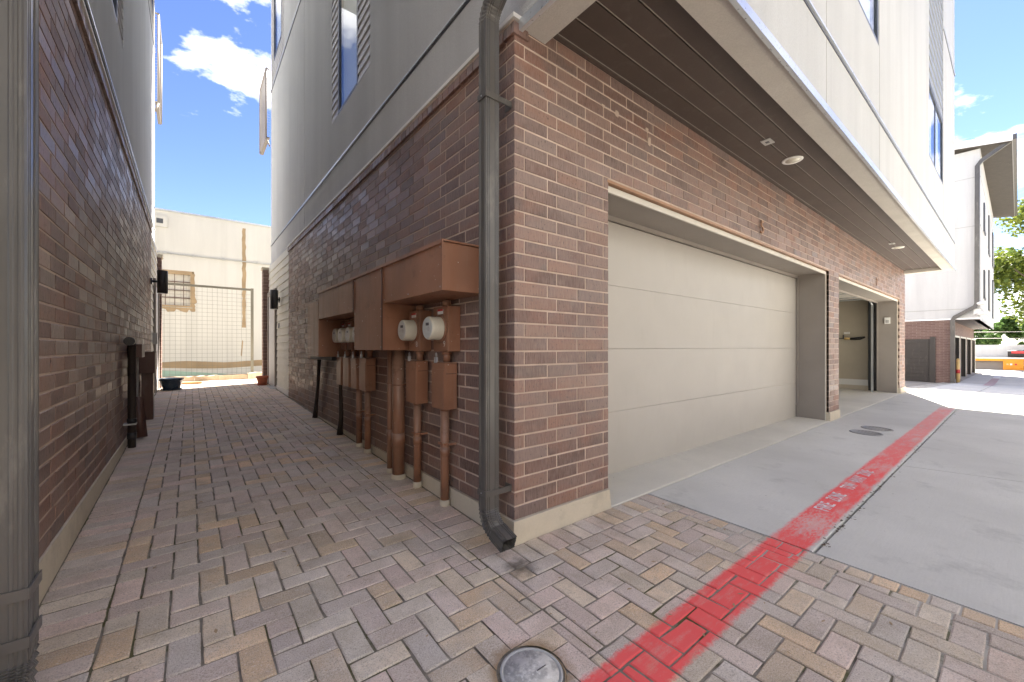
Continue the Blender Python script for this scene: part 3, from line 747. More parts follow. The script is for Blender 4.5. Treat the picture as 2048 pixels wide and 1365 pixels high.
# digits
for ch, x, z, hgt in (('5', 3.44, 2.36, .15), ('7', 9.22, 2.34, .15)):
    o = text_obj(ch, 'house_number', 'copper', H, (x, -.018, z), .205, rot=(math.pi/2, 0, 0), ext=.006)
r = random.Random(8)
for (x, z, w, h) in ((.78, 2.76, .05, .03), (.93, 2.76, .06, .05), (1.30, 2.77, .05, .045), (1.33, 2.69, .05, .09)):
    m = MB(); N = 12; m.poly([(x+math.cos(6.283*k/N)*w*.5*r.uniform(.6, 1.2), -.0045, z+math.sin(6.283*k/N)*h*.5*r.uniform(.6, 1.2)) for k in range(N)][::1]); part(m, 'mortar_smear', 'mortar', H)
# overhang box and soffit
m = MB(); m.box(.05, .235, -.84, -.001, 2.93, 3.0); m.box(.235, 12.6, -.84, -.655, 2.93, 3.0); m.box(12.42, 12.6, -.655, -.001, 2.93, 3.0); part(m, 'soffit_border', 'stucco2', H)
m = MB(); m.box(.21, 12.4, -.68, 0.05, 3.06, 3.15); m.box(.235, .25, -.655, 0, 3.0, 3.06); m.box(.235, 12.42, -.655, -.64, 2.99, 3.06); part(m, 'soffit_core_shadow_line', 'black', H)  # backing, plus black strips standing in for the recess shadow along the border
m = MB(); m.box(.235, 12.42, -.03, -.001, 3.0, 3.06); part(m, 'soffit_moulding', 'soffit', H)
for k in range(4):
    y0 = -.625+k*.15; m = MB(); m.box(.25, 12.42, y0+.004, y0+.146, 3.012, 3.03); part(m, 'soffit_plank', 'soffit', H)
    m = MB(); m.box(.25, 12.42, y0+.138, y0+.142, 3.009, 3.012); part(m, 'plank_bead', 'taupe', H)
for lab, x in (('round recessed soffit light nearer the corner, above the number 5', 3.35), ('round recessed soffit light farther along, above the open garage', 9.12)):
    t = thing('recessed_light', lab, 'light', (x, -.345, 3.0), 'recessed lights in the dark soffit')
    m = MB(); m.lathe((x, -.345, 3.004), [(.062, 0), (.085, -.004), (.092, .002), (.092, .008)], 28); part(m, 'trim_ring', 'white', t)
    m = MB(); m.lathe((x, -.345, 3.0), [(.001, .001), (.0615, .001), (.0615, .006)], 24); part(m, 'lamp', 'meter', t)
for lab, x in (('small square vent plate in the dark soffit, nearer the corner', 2.74), ('small square vent plate in the dark soffit, farther along', 8.63)):
    t = thing('soffit_vent', lab, 'vent', (x, -.33, 3.0), 'square plates in the dark soffit')
    m = MB(); m.box(x-.06, x+.06, -.37, -.29, 3.003, 3.0095); part(m, 'plate', 'grey', t); m = MB(); m.box(x-.016, x+.016, -.345, -.315, 3.0005, 3.003); part(m, 'sensor', 'bframe', t)
# upper body
wA = [(2.485, 3.95, 4.08, 6.9), (7.45, 9.02, 7.13, 10.0)]
wB = [(2.6, 4.36, 4.35, 6.4), (8.27, 10.29, 4.33, 10.0)]
m = MB(); holed(m, 'x', .05, .2, -.69, 9.1, 2.985, 10.5, wA); holed(m, 'y', -.84, -.69, .05, 12.6, 3.0, 10.5, wB); m.box(12.45, 12.6, -.69, 9.1, 3.0, 10.5); m.box(.2, 12.45, 8.95, 9.1, 3.0, 10.5)
part(m, 'stucco_wall', 'stucco', H)
m = MB(); m.box(.3, 12.4, -.6, 8.9, 3.2, 10.4); part(m, 'inner_core', 'beige', H)
m = MB(); m.box(-.4, 13.1, -1.9, 9.9, 10.5, 10.72); part(m, 'roof', 'roofm', H)
m = MB(); m.box(.036, .05, -.855, 9.1, 3.472, 3.486); m.box(.036, 12.61, -.856, -.84, 3.555, 3.57); m.box(.036, .05, -.84, 9.1, 7.05, 7.066); m.box(10.35, 12.61, -.856, -.84, 7.48, 7.5); part(m, 'reveal_trim', 'silver', H)
m = MB(); m.box(.044, .05, -.845, 9.1, 3.455, 3.472); m.box(.036, 12.61, -.846, -.84, 3.53, 3.555); m.box(.044, .05, -.84, 9.1, 7.03, 7.05); m.box(10.35, 12.61, -.846, -.84, 7.455, 7.48); part(m, 'reveal_dark_line', 'bframe', H)  # dark raised strips paint the shadow line beneath the silver trim
m = MB(); m.box(.03, 12.62, -.866, -.84, 2.905, 2.965); m.box(.024, .05, -.866, .0, 2.905, 2.965); part(m, 'drip_edge', 'silver', H)
m = MB()
for x in (2.46, 4.395, 10.32): m.box(x-.002, x+.002, -.8412, -.84, 2.97, 10.4)
for y in (5.6,): m.box(.0488, .05, y-.002, y+.002, 3.0, 10.4)
part(m, 'control_joint', 'taupe', H)
window(H, 'x', -1, .05, 2.89, 3.68, 4.085, 6.3); sidings(H, 'x', -1, .05, 2.49, 2.885, 4.085, 6.9, 'gsiding', .11); sidings(H, 'x', -1, .05, 3.685, 3.945, 4.085, 6.9, 'gsiding', .11); sidings(H, 'x', -1, .05, 2.89, 3.68, 6.31, 6.9, 'gsiding', .11)
window(H, 'x', -1, .05, 7.8, 8.75, 7.6, 9.6); sidings(H, 'x', -1, .05, 7.455, 7.795, 7.13, 10, 'gsiding', .11); sidings(H, 'x', -1, .05, 7.8, 9.015, 7.13, 7.59, 'gsiding', .11); sidings(H, 'x', -1, .05, 8.755, 9.015, 7.6, 10, 'gsiding', .11)
window(H, 'y', -1, -.84, 2.6, 4.36, 4.35, 6.4); window(H, 'y', -1, -.84, 8.275, 10.285, 4.335, 5.6, (9.25,)); sidings(H, 'y', -1, -.84, 8.275, 10.285, 5.62, 10, 'gsiding2', .2)
def balcony(lab, xw, sg, z0, z1, y0, y1):
    t = thing('balcony', lab, 'balcony', (xw, y0, z0)); xo = xw+sg*(.055 if sg > 0 else .075); m = MB()
    m.box(xw, xo, y0, y1, z0-.012, z0+.008); part(m, 'deck', 'taupe', t)
    m = MB(); r = .018
    for y in (y0+.02, y1-.02): m.tube([(xo, y, z0), (xo, y, z1)], r, 8)
    m.tube([(xo, y0, z1), (xo, y1, z1)], r, 8); m.tube([(xw, y0+.02, z1), (xo, y0+.02, z1)], r, 8); m.tube([(xw, y0+.02, z0-.2), (xo, y0+.02, z0-.02)], r, 8); part(m, 'rail_frame', 'taupe', t)
    m = MB(); k = y0+.06
    while k < y1: m.box(xo-.003, xo+.003, k-.0025, k+.0025, z0, z1); k += .06
    k = z0+.06
    while k < z1: m.box(xo-.0055, xo-.003, y0, y1, k-.0025, k+.0025); m.box(min(xw, xo), max(xw, xo), y0+.018, y0+.024, k-.0025, k+.0025); k += .06
    part(m, 'mesh_panel', 'taupe', t)
balcony('mesh railed balcony high on the corner of the right hand townhouse', .03, -1, 6.0, 7.6, 9.12, 10.2)
balcony('mesh railed balcony high on the corner of the left hand townhouse', -1.99, 1, 6.1, 7.9, 9.14, 10.2)
m = MB(); m.box(.7, 3.0, 9.1, 10.6, 5.9, 6.0); part(m, 'terrace_slab', 'stucco', H)

# right downspout
t, ring, cc = downspout('bronze ribbed rectangular downspout on the near brick corner, emptying onto the pavers', (-.13, .065, 0), -.175, -.086, .03, .1, .215, (.215, .11), [(.29, 0., 0), (2.475, 0., 0)], 1, 2.9)
m = MB(); rr = []; a1 = math.radians(52); N = 11; rad = .12; cy_ = cc[1]
for i in range(N+1):
    a = a1*i/N; rr.append(ring((cy_-rad*(1-math.cos(a)), 2.9+rad*math.sin(a)), -math.sin(a), math.cos(a), 1.02 if i % 2 else .96))
y, z = cy_-rad*(1-math.cos(a1)), 2.9+rad*math.sin(a1); L = .95
y2, z2 = y-math.sin(a1)*L, z+math.cos(a1)*L
rr.append(ring((y, z), -math.sin(a1), math.cos(a1), 1.)); rr.append(ring((y2, z2), -math.sin(a1), math.cos(a1), 1.))
for i in range(N+1):
    a = a1*(1-i/N); q = a1-a
    yy = y2-rad*(math.cos(a)-math.cos(a1)); zz = z2+rad*(math.sin(a1)-math.sin(a)); rr.append(ring((yy, zz), -math.sin(a), math.cos(a), 1.02 if i % 2 else .96))
rr.append(ring((yy, 10.4), 0, 1, 1.)); m.rings(rr, True, False, False); part(m, 'upper_elbow', 'spout', t)

# ================================================================== METERS AND CONDUITS on the right wall
E = thing('meter_enclosure', 'rust brown sheet metal wiring enclosure of troughs and tall boxes on the brick wall', 'electrical enclosure', (-.15, 1.9, 1.4))
X0 = -.3
def ebox(y0, y1, z0, z1, name, mat='rust', xf=X0):
    m = MB(); m.box(xf, -.002, y0, y1, z0, z1); part(m, name, mat, E, bevel=.003)
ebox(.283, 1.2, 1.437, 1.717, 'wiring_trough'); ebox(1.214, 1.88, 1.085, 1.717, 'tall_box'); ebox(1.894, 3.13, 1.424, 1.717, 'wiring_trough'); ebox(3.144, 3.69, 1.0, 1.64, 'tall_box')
m = MB(); m.box(X0-.012, -.002, .27, 3.14, 1.718, 1.728); m.box(X0-.012, X0-.002, .27, 3.14, 1.706, 1.718); m.box(X0-.008, X0-.001, .275, .297, 1.437, 1.706); part(m, 'lid_flange', 'rust', E)
m = MB(); m.box(X0-.01, X0-.001, 1.2, 1.214, 1.085, 1.72); m.box(X0-.01, X0-.001, 1.88, 1.894, 1.424, 1.72); part(m, 'seam_strip', 'dkrust', E)
m = MB()
for (y, z) in [(1.24, 1.11), (1.24, 1.4), (1.24, 1.69), (1.86, 1.11), (1.86, 1.4), (1.86, 1.69), (.31, 1.46), (.31, 1.69), (.75, 1.46), (1.17, 1.46), (1.92, 1.45), (2.5, 1.45), (3.1, 1.45), (3.17, 1.03), (3.66, 1.03), (3.17, 1.6)]: m.lathe((X0, y, z), [(.005, 0), (.005, .002), (.003, .004)], 8, 'x')
part(m, 'screw_heads', 'metal', E, 'stuff')
m = MB(); m.box(X0+.14, -.002, 3.15, 4.2, .955, .998); part(m, 'base_channel', 'black', E)
def meter(y0, y1, lab, num, z0=1.08, z1=1.385):
    yc = (y0+y1)/2; t = thing('electric_meter', lab, 'electric meter', (-.1, yc, z0), 'electric meters on the brick wall')
    m = MB(); m.box(-.097, -.002, y0, y1, z0, z1); part(m, 'socket_box', 'rust', t, bevel=.003)
    m = MB(); m.box(-.1, -.097, y0+.012, y1-.012, z0+.012, z1-.012); m.lathe((-.1, yc, 1.236), [(.093, 0), (.093, .008), (.084, .01)], 28, 'x'); part(m, 'socket_cover', 'rust', t)
    m = MB(); m.lathe((-.108, yc, 1.236), [(.079, 0), (.08, .006), (.078, .02), (.078, .078), (.074, .086), (.07, .088)], 32, 'x'); can = part(m, 'meter_can', 'meter', t)
    m = MB(); m.lathe((-.196, yc, 1.236), [(.069, 0), (.069, .002)], 32, 'x'); f = m.build('dial_face', 'face'); f.parent = can
    m = MB(); m.box(-.1995, -.1981, yc-.026, yc+.018, 1.253, 1.272); f = m.build('display', 'bframe'); f.parent = can
    m = MB(); m.box(-.1992, -.1981, yc+.035, yc+.045, 1.226, 1.234); m.box(-.1992, -.1981, yc+.008, yc+.018, 1.226, 1.236); m.box(-.1992, -.1981, yc-.03, yc-.012, 1.222, 1.24); m.box(-.1992, -.1981, yc-.035, yc+.03, 1.198, 1.2); m.box(-.1992, -.1981, yc-.025, yc+.02, 1.19, 1.192); m.lathe((-.1981, yc-.02, 1.231), [(.016, 0), (.016, .0006)], 14, 'x'); f = m.build('dial_marks', 'grey'); f.parent = can
    m = MB(); m.box(-.104, -.1015, yc-.045, yc+.03, z1-.052, z1-.02); part(m, 'label_sticker', 'white', t)
    m = MB(); m.box(-.1055, -.104, yc-.045, yc+.03, z1-.032, z1-.02); part(m, 'sticker_band', 'redpaint', t)
    m = MB(); m.lathe((0, 0, 0), [(.027, 0), (.027, .001)], 18, 'z'); m.v = [(-.05+p[0], y0-.001-p[2], z0+.06+p[1]) for p in m.v]; part(m, 'knockout', 'rust', t)
    m = MB(); m.tube([(-.05, yc, z1), (-.05, yc, 1.43)], .03, 16); m.tube([(-.05, yc, 1.008), (-.05, yc, z0)], .026, 16); m.tube([(-.05, yc, z0-.022), (-.05, yc, z0)], .034, 8); part(m, 'nipple', 'rust', t)
    if num: o = text_obj(num, 'chalk_number', 'white', t, (-.1012, y0+.06, z0+.03), .06, rot=(math.pi/2, 0, -math.pi/2), ext=.0004, offset=-.0012)
    return t
meter(.58, .784, 'white faced electric meter nearest the downspout, chalk 9 on its box', '9')
meter(1.0, 1.195, 'white faced electric meter beside the tall brown box, chalk 8 on its box', '8')
for y, lab in ((2.2, 'electric meter under the far trough, nearest, half hidden by the tall box'), (2.43, 'electric meter under the far trough, second from the tall box'), (2.69, 'electric meter under the far trough, third from the tall box'), (2.91, 'electric meter under the far trough, farthest in the recess')):
    meter(y-.09, y+.09, lab, None)
def breaker(y0, y1, z0, z1, lab, pipe, skew=0.):
    yc = (y0+y1)/2; t = thing('breaker_box', lab, 'breaker box', (-.06, yc, z0), 'brown breaker boxes below the meters')
    m = MB(); m.box(-.11, -.015, y0, y1, z0, z1); m.v = [(p[0]-skew*(p[2]-z0), p[1], p[2]) for p in m.v]; part(m, 'box', 'rust', t, bevel=.003)
    m = MB(); m.box(-.115, -.016, y0-.004, y1+.004, z1+.001, z1+.008); m.box(-.115, -.11, y0+.004, y1-.004, z0+.008, z1-.04); part(m, 'cover', 'rust', t)
    m = MB(); m.lathe((0, 0, 0), [(.026, 0), (.026, .0012)], 18); m.v = [(-.05+p[0], y0-.001-p[2], z0+.06+p[1]) for p in m.v]; part(m, 'knockout', 'rust', t)
    m = MB(); m.box(-.1, -.02, y0-.0025, y0-.001, z1-.07, z1-.066); part(m, 'seam', 'dkrust', t)
    # padlock hanging at the lid
    m = MB(); yl = yc+.01; m.box(-.121, -.108, yl, yl+.03, z1+.004, z1+.042); pl = part(m, 'padlock', 'silver', t); m = MB(); m.tube([(-.114, yl+.005, z1+.042), (-.114, yl+.006, z1+.065), (-.114, yl+.015, z1+.072), (-.114, yl+.024, z1+.065), (-.114, yl+.025, z1+.042)], .003, 6); o = m.build('shackle', 'metal'); o.parent = pl
    if pipe:
        r = .03; m = MB(); g = G(-.06, yc)+.02; m.tube([(-.06, yc, g), (-.06, yc, z0)], r, 18); c = part(m, 'conduit', 'rust', t)
        m = MB(); m.tube([(-.06, yc, .36), (-.06, yc, .42)], r+.003, 18); o = m.build('coupling', 'rust'); o.parent = c; m = MB(); m.tube([(-.06, yc, z0-.015), (-.06, yc, z0-.001)], r+.005, 8); o = m.build('lock_nut', 'rust'); o.parent = c
        m = MB(); m.box(-.094, -.088, yc-.012, yc+.012, .44, .46); m.box(-.06, -.003, yc-.06, yc-.03, .44, .455); m.box(-.092, -.06, yc-.038, yc+.038, .44, .455); o = m.build('pipe_strap', 'rust'); o.parent = c
        m = MB(); m.tube([(-.06, yc, g-.04), (-.06, yc, g+.02)], r+.006, 14); o = m.build('grout_collar', 'found'); o.parent = c
    return t
breaker(.602, .778, .688, .998, 'brown breaker box with padlock under the meter marked 9', True)
breaker(1.03, 1.21, .683, .998, 'brown breaker box under the meter marked 8', True)
breaker(2.137, 2.33, .683, .998, 'brown breaker box nearest in the far row of four', True)
breaker(2.41, 2.58, .683, .99, 'leaning brown breaker box, second in the far row of four', True, .04)
breaker(2.67, 2.87, .683, .99, 'brown breaker box, third in the far row of four', False, .02)
breaker(2.95, 3.12, .683, .99, 'brown breaker box at the far end of the row of four', False)
for y, r, lab in ((1.385, .05, 'thick rust brown conduit pipe rising into the tall box'), (1.56, .026, 'thin rust brown conduit pipe beside the thick one')):
    t = thing('conduit_pipe', lab, 'pipe', (-.1, y, 0)); m = MB(); g = G(0, y); m.tube([(-.1, y, g+.02), (-.1, y, 1.084)], r, 20); part(m, 'pipe', 'rust', t)
    m = MB(); m.tube([(-.1, y, .3), (-.1, y, .41)], r+.004, 20); part(m, 'coupling', 'rust', t); m = MB(); m.tube([(-.1, y, .8), (-.1, y, .812)], r+.003, 20); part(m, 'coupling', 'rust', t)
    m = MB(); m.tube([(-.1, y, g-.03), (-.1, y, g+.035)], r+.007, 16); part(m, 'grout_collar', 'found', t)
    m = MB(); m.box(-.1, -.002, y-r-.025, y+r+.02, .802, .812); part(m, 'strap', 'rust', t)
for (ya, yb, lab) in ((3.17, 3.13, 'dark tarred cable bundle leaning against the brick, nearer one'), (4.1, 4.32, 'dark tarred cable bundle under the farthest tall box')):
    m = MB(); m.tube([(-.07, ya, .98), (-.06, ya+(yb-ya)*.5, .6), (-.06, yb, .3), (-.075, yb, G(0, yb)+.0)], [.024, .02, .024, .034], 10)
    m.tube([(-.05, ya+.05, .96), (-.04, yb+.04, .5), (-.06, yb+.03, G(0, yb))], [.014, .012, .02], 8)
    solo(m.build('cable_bundle', 'tar'), lab, 'cable')
t = thing('junction_box', 'small brown junction box and grey service panel at the far end of the enclosure', 'junction box', (-.1, 3.95, 1.3))
m = MB(); m.box(-.16, -.002, 3.72, 3.82, 1.5, 1.66); part(m, 'brown_box', 'dkrust', t); m = MB(); m.box(-.17, -.155, 3.83, 3.95, 1.36, 1.7); part(m, 'cover_edge', 'white', t)
m = MB(); m.box(-.1, -.002, 3.83, 4.25, 1.25, 1.68); part(m, 'service_panel', 'taupe', t); m = MB(); m.tube([(-.16, 3.7, 1.52), (-.2, 3.9, 1.47), (-.17, 4.0, 1.45)], .006, 6); part(m, 'cable', 'dkmetal', t)

def sconce(lab, x, y, z, xw, h=.38, r=.07):
    t = thing('wall_sconce', lab, 'wall light', (x, y, z), 'cylinder wall lights by the entry doors'); m = MB()
    m.lathe((x, y, z-h/2), [(.9*r, 0), (r, .004), (r, h-.004), (.9*r, h)], 24); part(m, 'cylinder_shade', 'dkmetal', t)
    m = MB(); m.tube([(x, y, z), (xw, y, z)], .018, 10); m.lathe((0, 0, 0), [(.05, 0), (.05, .015)], 16, 'x'); part(MB(), 'bracket', 'dkmetal', t) if False else None
    m2 = MB(); m2.tube([(x, y, z), (xw, y, z)], .018, 10); d = 1 if xw > x else -1; m2.tube([(xw-d*.02, y, z), (xw-d*.002, y, z)], .055, 16); part(m2, 'bracket', 'dkmetal', t)
    m = MB(); m.tube([(x, y, z-h/2-.006), (x, y, z-h/2)], r*.92, 20); part(m, 'lens', 'white', t); return t
sconce('black cylinder wall light on the cream siding of the right hand townhouse', -.12, 7.48, 2.06, -.02)
sconce('black cylinder wall light on the siding of the left hand townhouse', -1.79, 7.15, 2.2, -1.94)

# ================================================================== LEFT TOWNHOUSE
XL = -1.945
L = thing('brick_townhouse', 'left hand townhouse of dark brick below grey stucco beside the paved alley', 'house', (-8, 4.5, 0))
ZL = .19
m = MB(); m.box(XL-.2, XL-.0035, .0035, 7.36, ZL, 3.13); m.box(-14, XL-.2, .0035, .2, ZL, 3.13); m.box(-14, -13.8, .2, 9.1, ZL, 3.13); part(m, 'mortar_wall', 'mortar', L)
lay_bricks(L, [('x', XL, 1, 0., 7.36, ZL, 3.03, [], None, ZL), ('y', 0., -1, -14, XL, ZL, 3.03, [], None, ZL)], 300)
for k in range(92):
    y = .012+k*.0795; a, b = y, min(y+.0695, 7.36); m = MB(); x = XL
    m.hexa([(x-.07, a, 3.034), (x+.018, a, 3.034), (x+.018, b, 3.034), (x-.07, b, 3.034), (x-.07, a, 3.125), (x+.014, a, 3.105), (x+.014, b, 3.105), (x-.07, b, 3.125)]); o = part(m, 'rowlock_brick', 'brick', L); o['tint'] = .02+.9*R_.random()
m = MB(); m.box(XL-.06, XL+.022, 0, 7.37, 3.13, 3.15); part(m, 'flashing', 'white', L)
m = MB(); m.hexa([(XL-.2, -.02, -.2), (-1.926, -.02, -.2), (-1.926, 7.36, -.2), (XL-.2, 7.36, -.2), (XL-.2, -.01, .188), (-1.936, -.01, .188), (-1.936, 7.36, .188), (XL-.2, 7.36, .188)]); m.box(-14, XL-.2, -.02, .2, -.2, .188); part(m, 'foundation', 'found', L)
m = MB(); m.box(-14, XL-.06, 7.36, 9.08, .15, 3.2); m.box(-13.8, XL-.2, 8.9, 9.1, 0, 3.2); part(m, 'back_wall', 'stucco', L)
m = MB(); m.box(XL-.03, XL+.005, 7.365, 9.09, .14, .31); part(m, 'base_trim', 'white', L)
sidings(L, 'x', 1, XL, 7.37, 7.95, .31, 3.1, 'siding', .145); sidings(L, 'x', 1, XL, 7.95, 9.09, 2.36, 3.1, 'siding', .145)
m = MB(); m.box(XL-.03, XL+.03, 7.97, 8.07, .28, 2.36); m.box(XL-.03, XL+.03, 8.98, 9.09, .28, 2.36); m.box(XL-.03, XL+.03, 8.07, 8.98, 2.26, 2.36); d = part(m, 'entry_door', 'taupe', L)
m = MB(); m.box(XL-.02, XL+.012, 8.071, 8.979, .28, 2.258); o = m.build('door_leaf', 'gsiding'); o.parent = d
m = MB(); m.box(XL-.05, XL+.06, 9.1, 9.3, .25, 2.93); part(m, 'brick_pilaster', 'far_brick', L); m = MB(); m.box(XL-.05, XL+.08, 9.095, 9.32, 2.93, 3.0); part(m, 'pilaster_cap', 'found', L)
XS = -1.99
wl = [(2.6, 4.18, 4.27, 6.9), (7.45, 9.02, 7.13, 10.)]
m = MB(); holed(m, 'x', XS-.15, XS, -.69, 9.1, 3.15, 10.5, wl); m.box(-14, XS, -.84, -.69, 3.1, 10.5); m.box(-14, XS-.15, 8.95, 9.1, 3.2, 10.5); m.box(-14, -13.85, -.69, 8.95, 3.2, 10.5); m.box(-14, XS, -.84, -.01, 3.1, 3.149); part(m, 'stucco_wall', 'stucco', L)
m = MB(); m.box(-13.8, XS-.25, -.6, 8.9, 3.25, 10.4); part(m, 'inner_core', 'beige', L)
m = MB(); m.box(-14.5, XS+.45, -1.9, 9.9, 10.5, 10.72); part(m, 'roof', 'roofm', L)
m = MB(); m.box(XS, XS+.014, -.84, 9.1, 3.455, 3.469); m.box(XS, XS+.014, -.84, 9.1, 7.05, 7.066); part(m, 'reveal_trim', 'silver', L)
m = MB(); m.box(XS, XS+.006, -.84, 9.1, 3.438, 3.455); m.box(XS, XS+.006, -.84, 9.1, 7.03, 7.05); part(m, 'reveal_dark_line', 'bframe', L)  # shade under each trim drawn as a dark strip
window(L, 'x', 1, XS, 3.05, 3.78, 4.275, 6.3); sidings(L, 'x', 1, XS, 2.605, 3.045, 4.275, 6.9, 'gsiding', .11); sidings(L, 'x', 1, XS, 3.785, 4.175, 4.275, 6.9, 'gsiding', .11); sidings(L, 'x', 1, XS, 3.05, 3.78, 6.31, 6.9, 'gsiding', .11)
window(L, 'x', 1, XS, 7.8, 8.75, 7.6, 9.6); sidings(L, 'x', 1, XS, 7.455, 7.795, 7.13, 10, 'gsiding', .11); sidings(L, 'x', 1, XS, 7.8, 9.015, 7.13, 7.59, 'gsiding', .11); sidings(L, 'x', 1, XS, 8.755, 9.015, 7.6, 10, 'gsiding', .11)
m = MB(); m.box(XS-3, XS-.7, 9.1, 10.6, 5.9, 6.0); part(m, 'terrace_slab', 'stucco', L)
downspout('wide bronze ribbed downspout at the extreme left on the left hand townhouse', (-1.86, .05, 0), -1.925, -1.8, .0, .114, .2, (.2, .11), [(.385, XL, 0), (.245, XL, 0), (3.4, XL, 0)], -1, 10.4)

# left wall fixtures
t = thing('vent_pipe', 'dark vent pipe with an elbow at its top on the left brick wall', 'pipe', (-1.88, 3.75, 0)); m = MB(); y = 3.72
m.tube([(-1.885, y, G(-1.9, y)+.0), (-1.885, y, .33), (-1.885, y, 1.12), (-1.885, y-.02, 1.15), (-1.885, y-.06, 1.165), (-1.885, y-.22, 1.165)], .032, 14); part(m, 'pipe', 'tar', t)
m = MB(); m.tube([(-1.885, y-.235, 1.165), (-1.885, y-.17, 1.165)], .041, 16); part(m, 'coupling', 'dkmetal', t)
for za, zb in ((.36, .4), (.2, .26)): m = MB(); m.tube([(-1.885, y, za), (-1.885, y, zb)], .037, 14); part(m, 'coupling', 'dkmetal', t)
m = MB(); m.box(XL, -1.85, y-.05, y+.05, .34, .355); part(m, 'strap', 'metal', t)
t = thing('junction_box', 'small dark brown junction box with a dangling cable on the left wall', 'junction box', (-1.9, 4.05, 1.1)); m = MB(); m.box(XL+.002, -1.83, 4.0, 4.35, 1.0, 1.14); part(m, 'box', 'dkrust', t, bevel=.004)
m = MB(); m.tube([(-1.88, 4.2, 1.0), (-1.875, 4.17, .93), (-1.88, 4.22, .85), (-1.885, 4.28, .75), (-1.88, 4.2, .62), (-1.885, 4.22, .52)], .008, 8); part(m, 'cable', 'grey', t)
m = MB(); m.tube([(-1.885, 4.22, .56), (-1.84, 4.1, .12+.02)], .05, 4); o = m.build('conduit_cover', 'dkrust'); solo(o, 'leaning rusty square conduit sleeve at the foot of the left wall', 'conduit')
t = thing('utility_cabinet', 'dark brown utility box on a square post by the blue pot', 'utility box', (-1.88, 5.6, 0)); m = MB(); m.box(XL+.003, -1.79, 5.25, 5.55, .77, 1.04); part(m, 'box', 'dkrust', t, bevel=.004)
m = MB(); m.box(XL+.02, -1.81, 5.3, 5.5, G(-1.9, 5.4), .77); part(m, 'post', 'dkrust', t); m = MB(); m.box(XL+.003, -1.78, 5.24, 5.56, 1.041, 1.05); part(m, 'lid', 'dkrust', t)
m = MB(); m.box(-1.81, -1.79, 5.56, 5.62, .77, 1.03); part(m, 'side_flange', 'trim', t)
t = thing('electrical_switch', 'grey outdoor switch box on the left wall near the cream siding', 'switch', (XL, 7.6, 1.2)); m = MB(); m.box(XL+.01, XL+.07, 7.5, 7.62, 1.16, 1.36); part(m, 'box', 'grey', t)

# ================================================================== ALLEY END
def rough_block(x0, x1, y0, y1, z0, z1, seed, nx=6):
    r = random.Random(seed); m = MB(); rr = []
    for i in range(nx+1):
        x = x0+(x1-x0)*i/nx; j = lambda a: r.uniform(-a, a)
        rr.append([(x, y0+j(.012), z0), (x, y1+j(.01), z0), (x, y1+j(.012), z1+j(.012)), (x, y0+.02+j(.012), z1+j(.015))])
    m.rings(rr, True, True, False); return m
g0 = G(0, 10.4)
Kt = thing('stone_kerb', 'low rough tan stone edging across the end of the alley', 'kerb', (-.9, 10.4, g0))
for a, b, mt, s in ((-1.92, -1.35, 'stone', 1), (-1.345, -.9, 'stone', 2), (-.895, -.3, 'stone', 3), (-.295, .2, 'found', 4)): part(rough_block(a, b, 10.3, 10.46, g0-.08, g0+.11+(.04 if s == 4 else 0), s), 'kerb_stone', mt, Kt)
m = MB(); m.box(-1.62, -1.22, 9.62, 9.78, G(0, 9.7)+.001, G(0, 9.7)+.045); o = m.build('wood_plank', 'wood'); solo(o, 'short piece of weathered timber lying on the pavers by the blue pot', 'plank')
def pot(lab, x, y, r, h, mat, cat='flower pot'):
    g = G(x, y)+.002; t = thing('plant_pot', lab, cat, (x, y, g)); m = MB()
    m.lathe((x, y, g+.012), [(r*.68, 0), (r*.8, h*.3), (r*.95, h*.78), (r*1.04, h*.8), (r*1.06, h*.97), (r*1.0, h), (r*.9, h*.98), (r*.82, h*.7)], 28); part(m, 'bowl', mat, t)
    m = MB(); m.lathe((x, y, g), [(r*.72, 0), (r*.86, .004), (r*.9, .025), (r*.7, .022)], 28); part(m, 'saucer', mat, t)
    m = MB(); m.lathe((x, y, g+h*.7), [(.001, 0), (r*.8, .0), (r*.8, .01)], 20); part(m, 'soil', 'bark', t)
pot('round dark blue glazed plant pot against the left wall', -1.72, 8.75, .19, .22, 'glaze'); pot('small terracotta plant pot by the right entry door', -.17, 8.75, .115, .19, 'terra')
m = MB(); m.box(-.12, .0-.01, 7.9, 8.5, G(0, 8.2)+.001, G(0, 8.2)+.012); m.v = [(p[0], p[1], p[2]+.03*(p[1]-8.2)) for p in m.v]; solo(m.build('door_mat', 'grey'), 'small grey mat lying at the right entry door', 'mat')

F = thing('mesh_fence', 'tall olive metal framed wire mesh fence panel closing the alley', 'fence', (-1.5, 10.6, .3)); yF = 10.62
m = MB(); m.box(-.2, -.14, yF-.03, yF+.03, .25, 2.63); part(m, 'post', 'olive', F); m = MB(); m.box(-4.2, -.2, yF-.025, yF+.025, 2.57, 2.62); part(m, 'top_rail', 'olive', F); m = MB(); m.box(-4.2, -4.14, yF-.03, yF+.03, .25, 2.63); part(m, 'post', 'olive', F)
m = MB(); k = -4.1
while k < -.22: m.box(k-.0022, k+.0022, yF-.002, yF+.002, .3, 2.57); k += .1
k = .36
while k < 2.55: m.box(-4.14, -.2, yF-.006, yF-.002, k-.0022, k+.0022); k += .1
part(m, 'wire_mesh', 'olive', F)

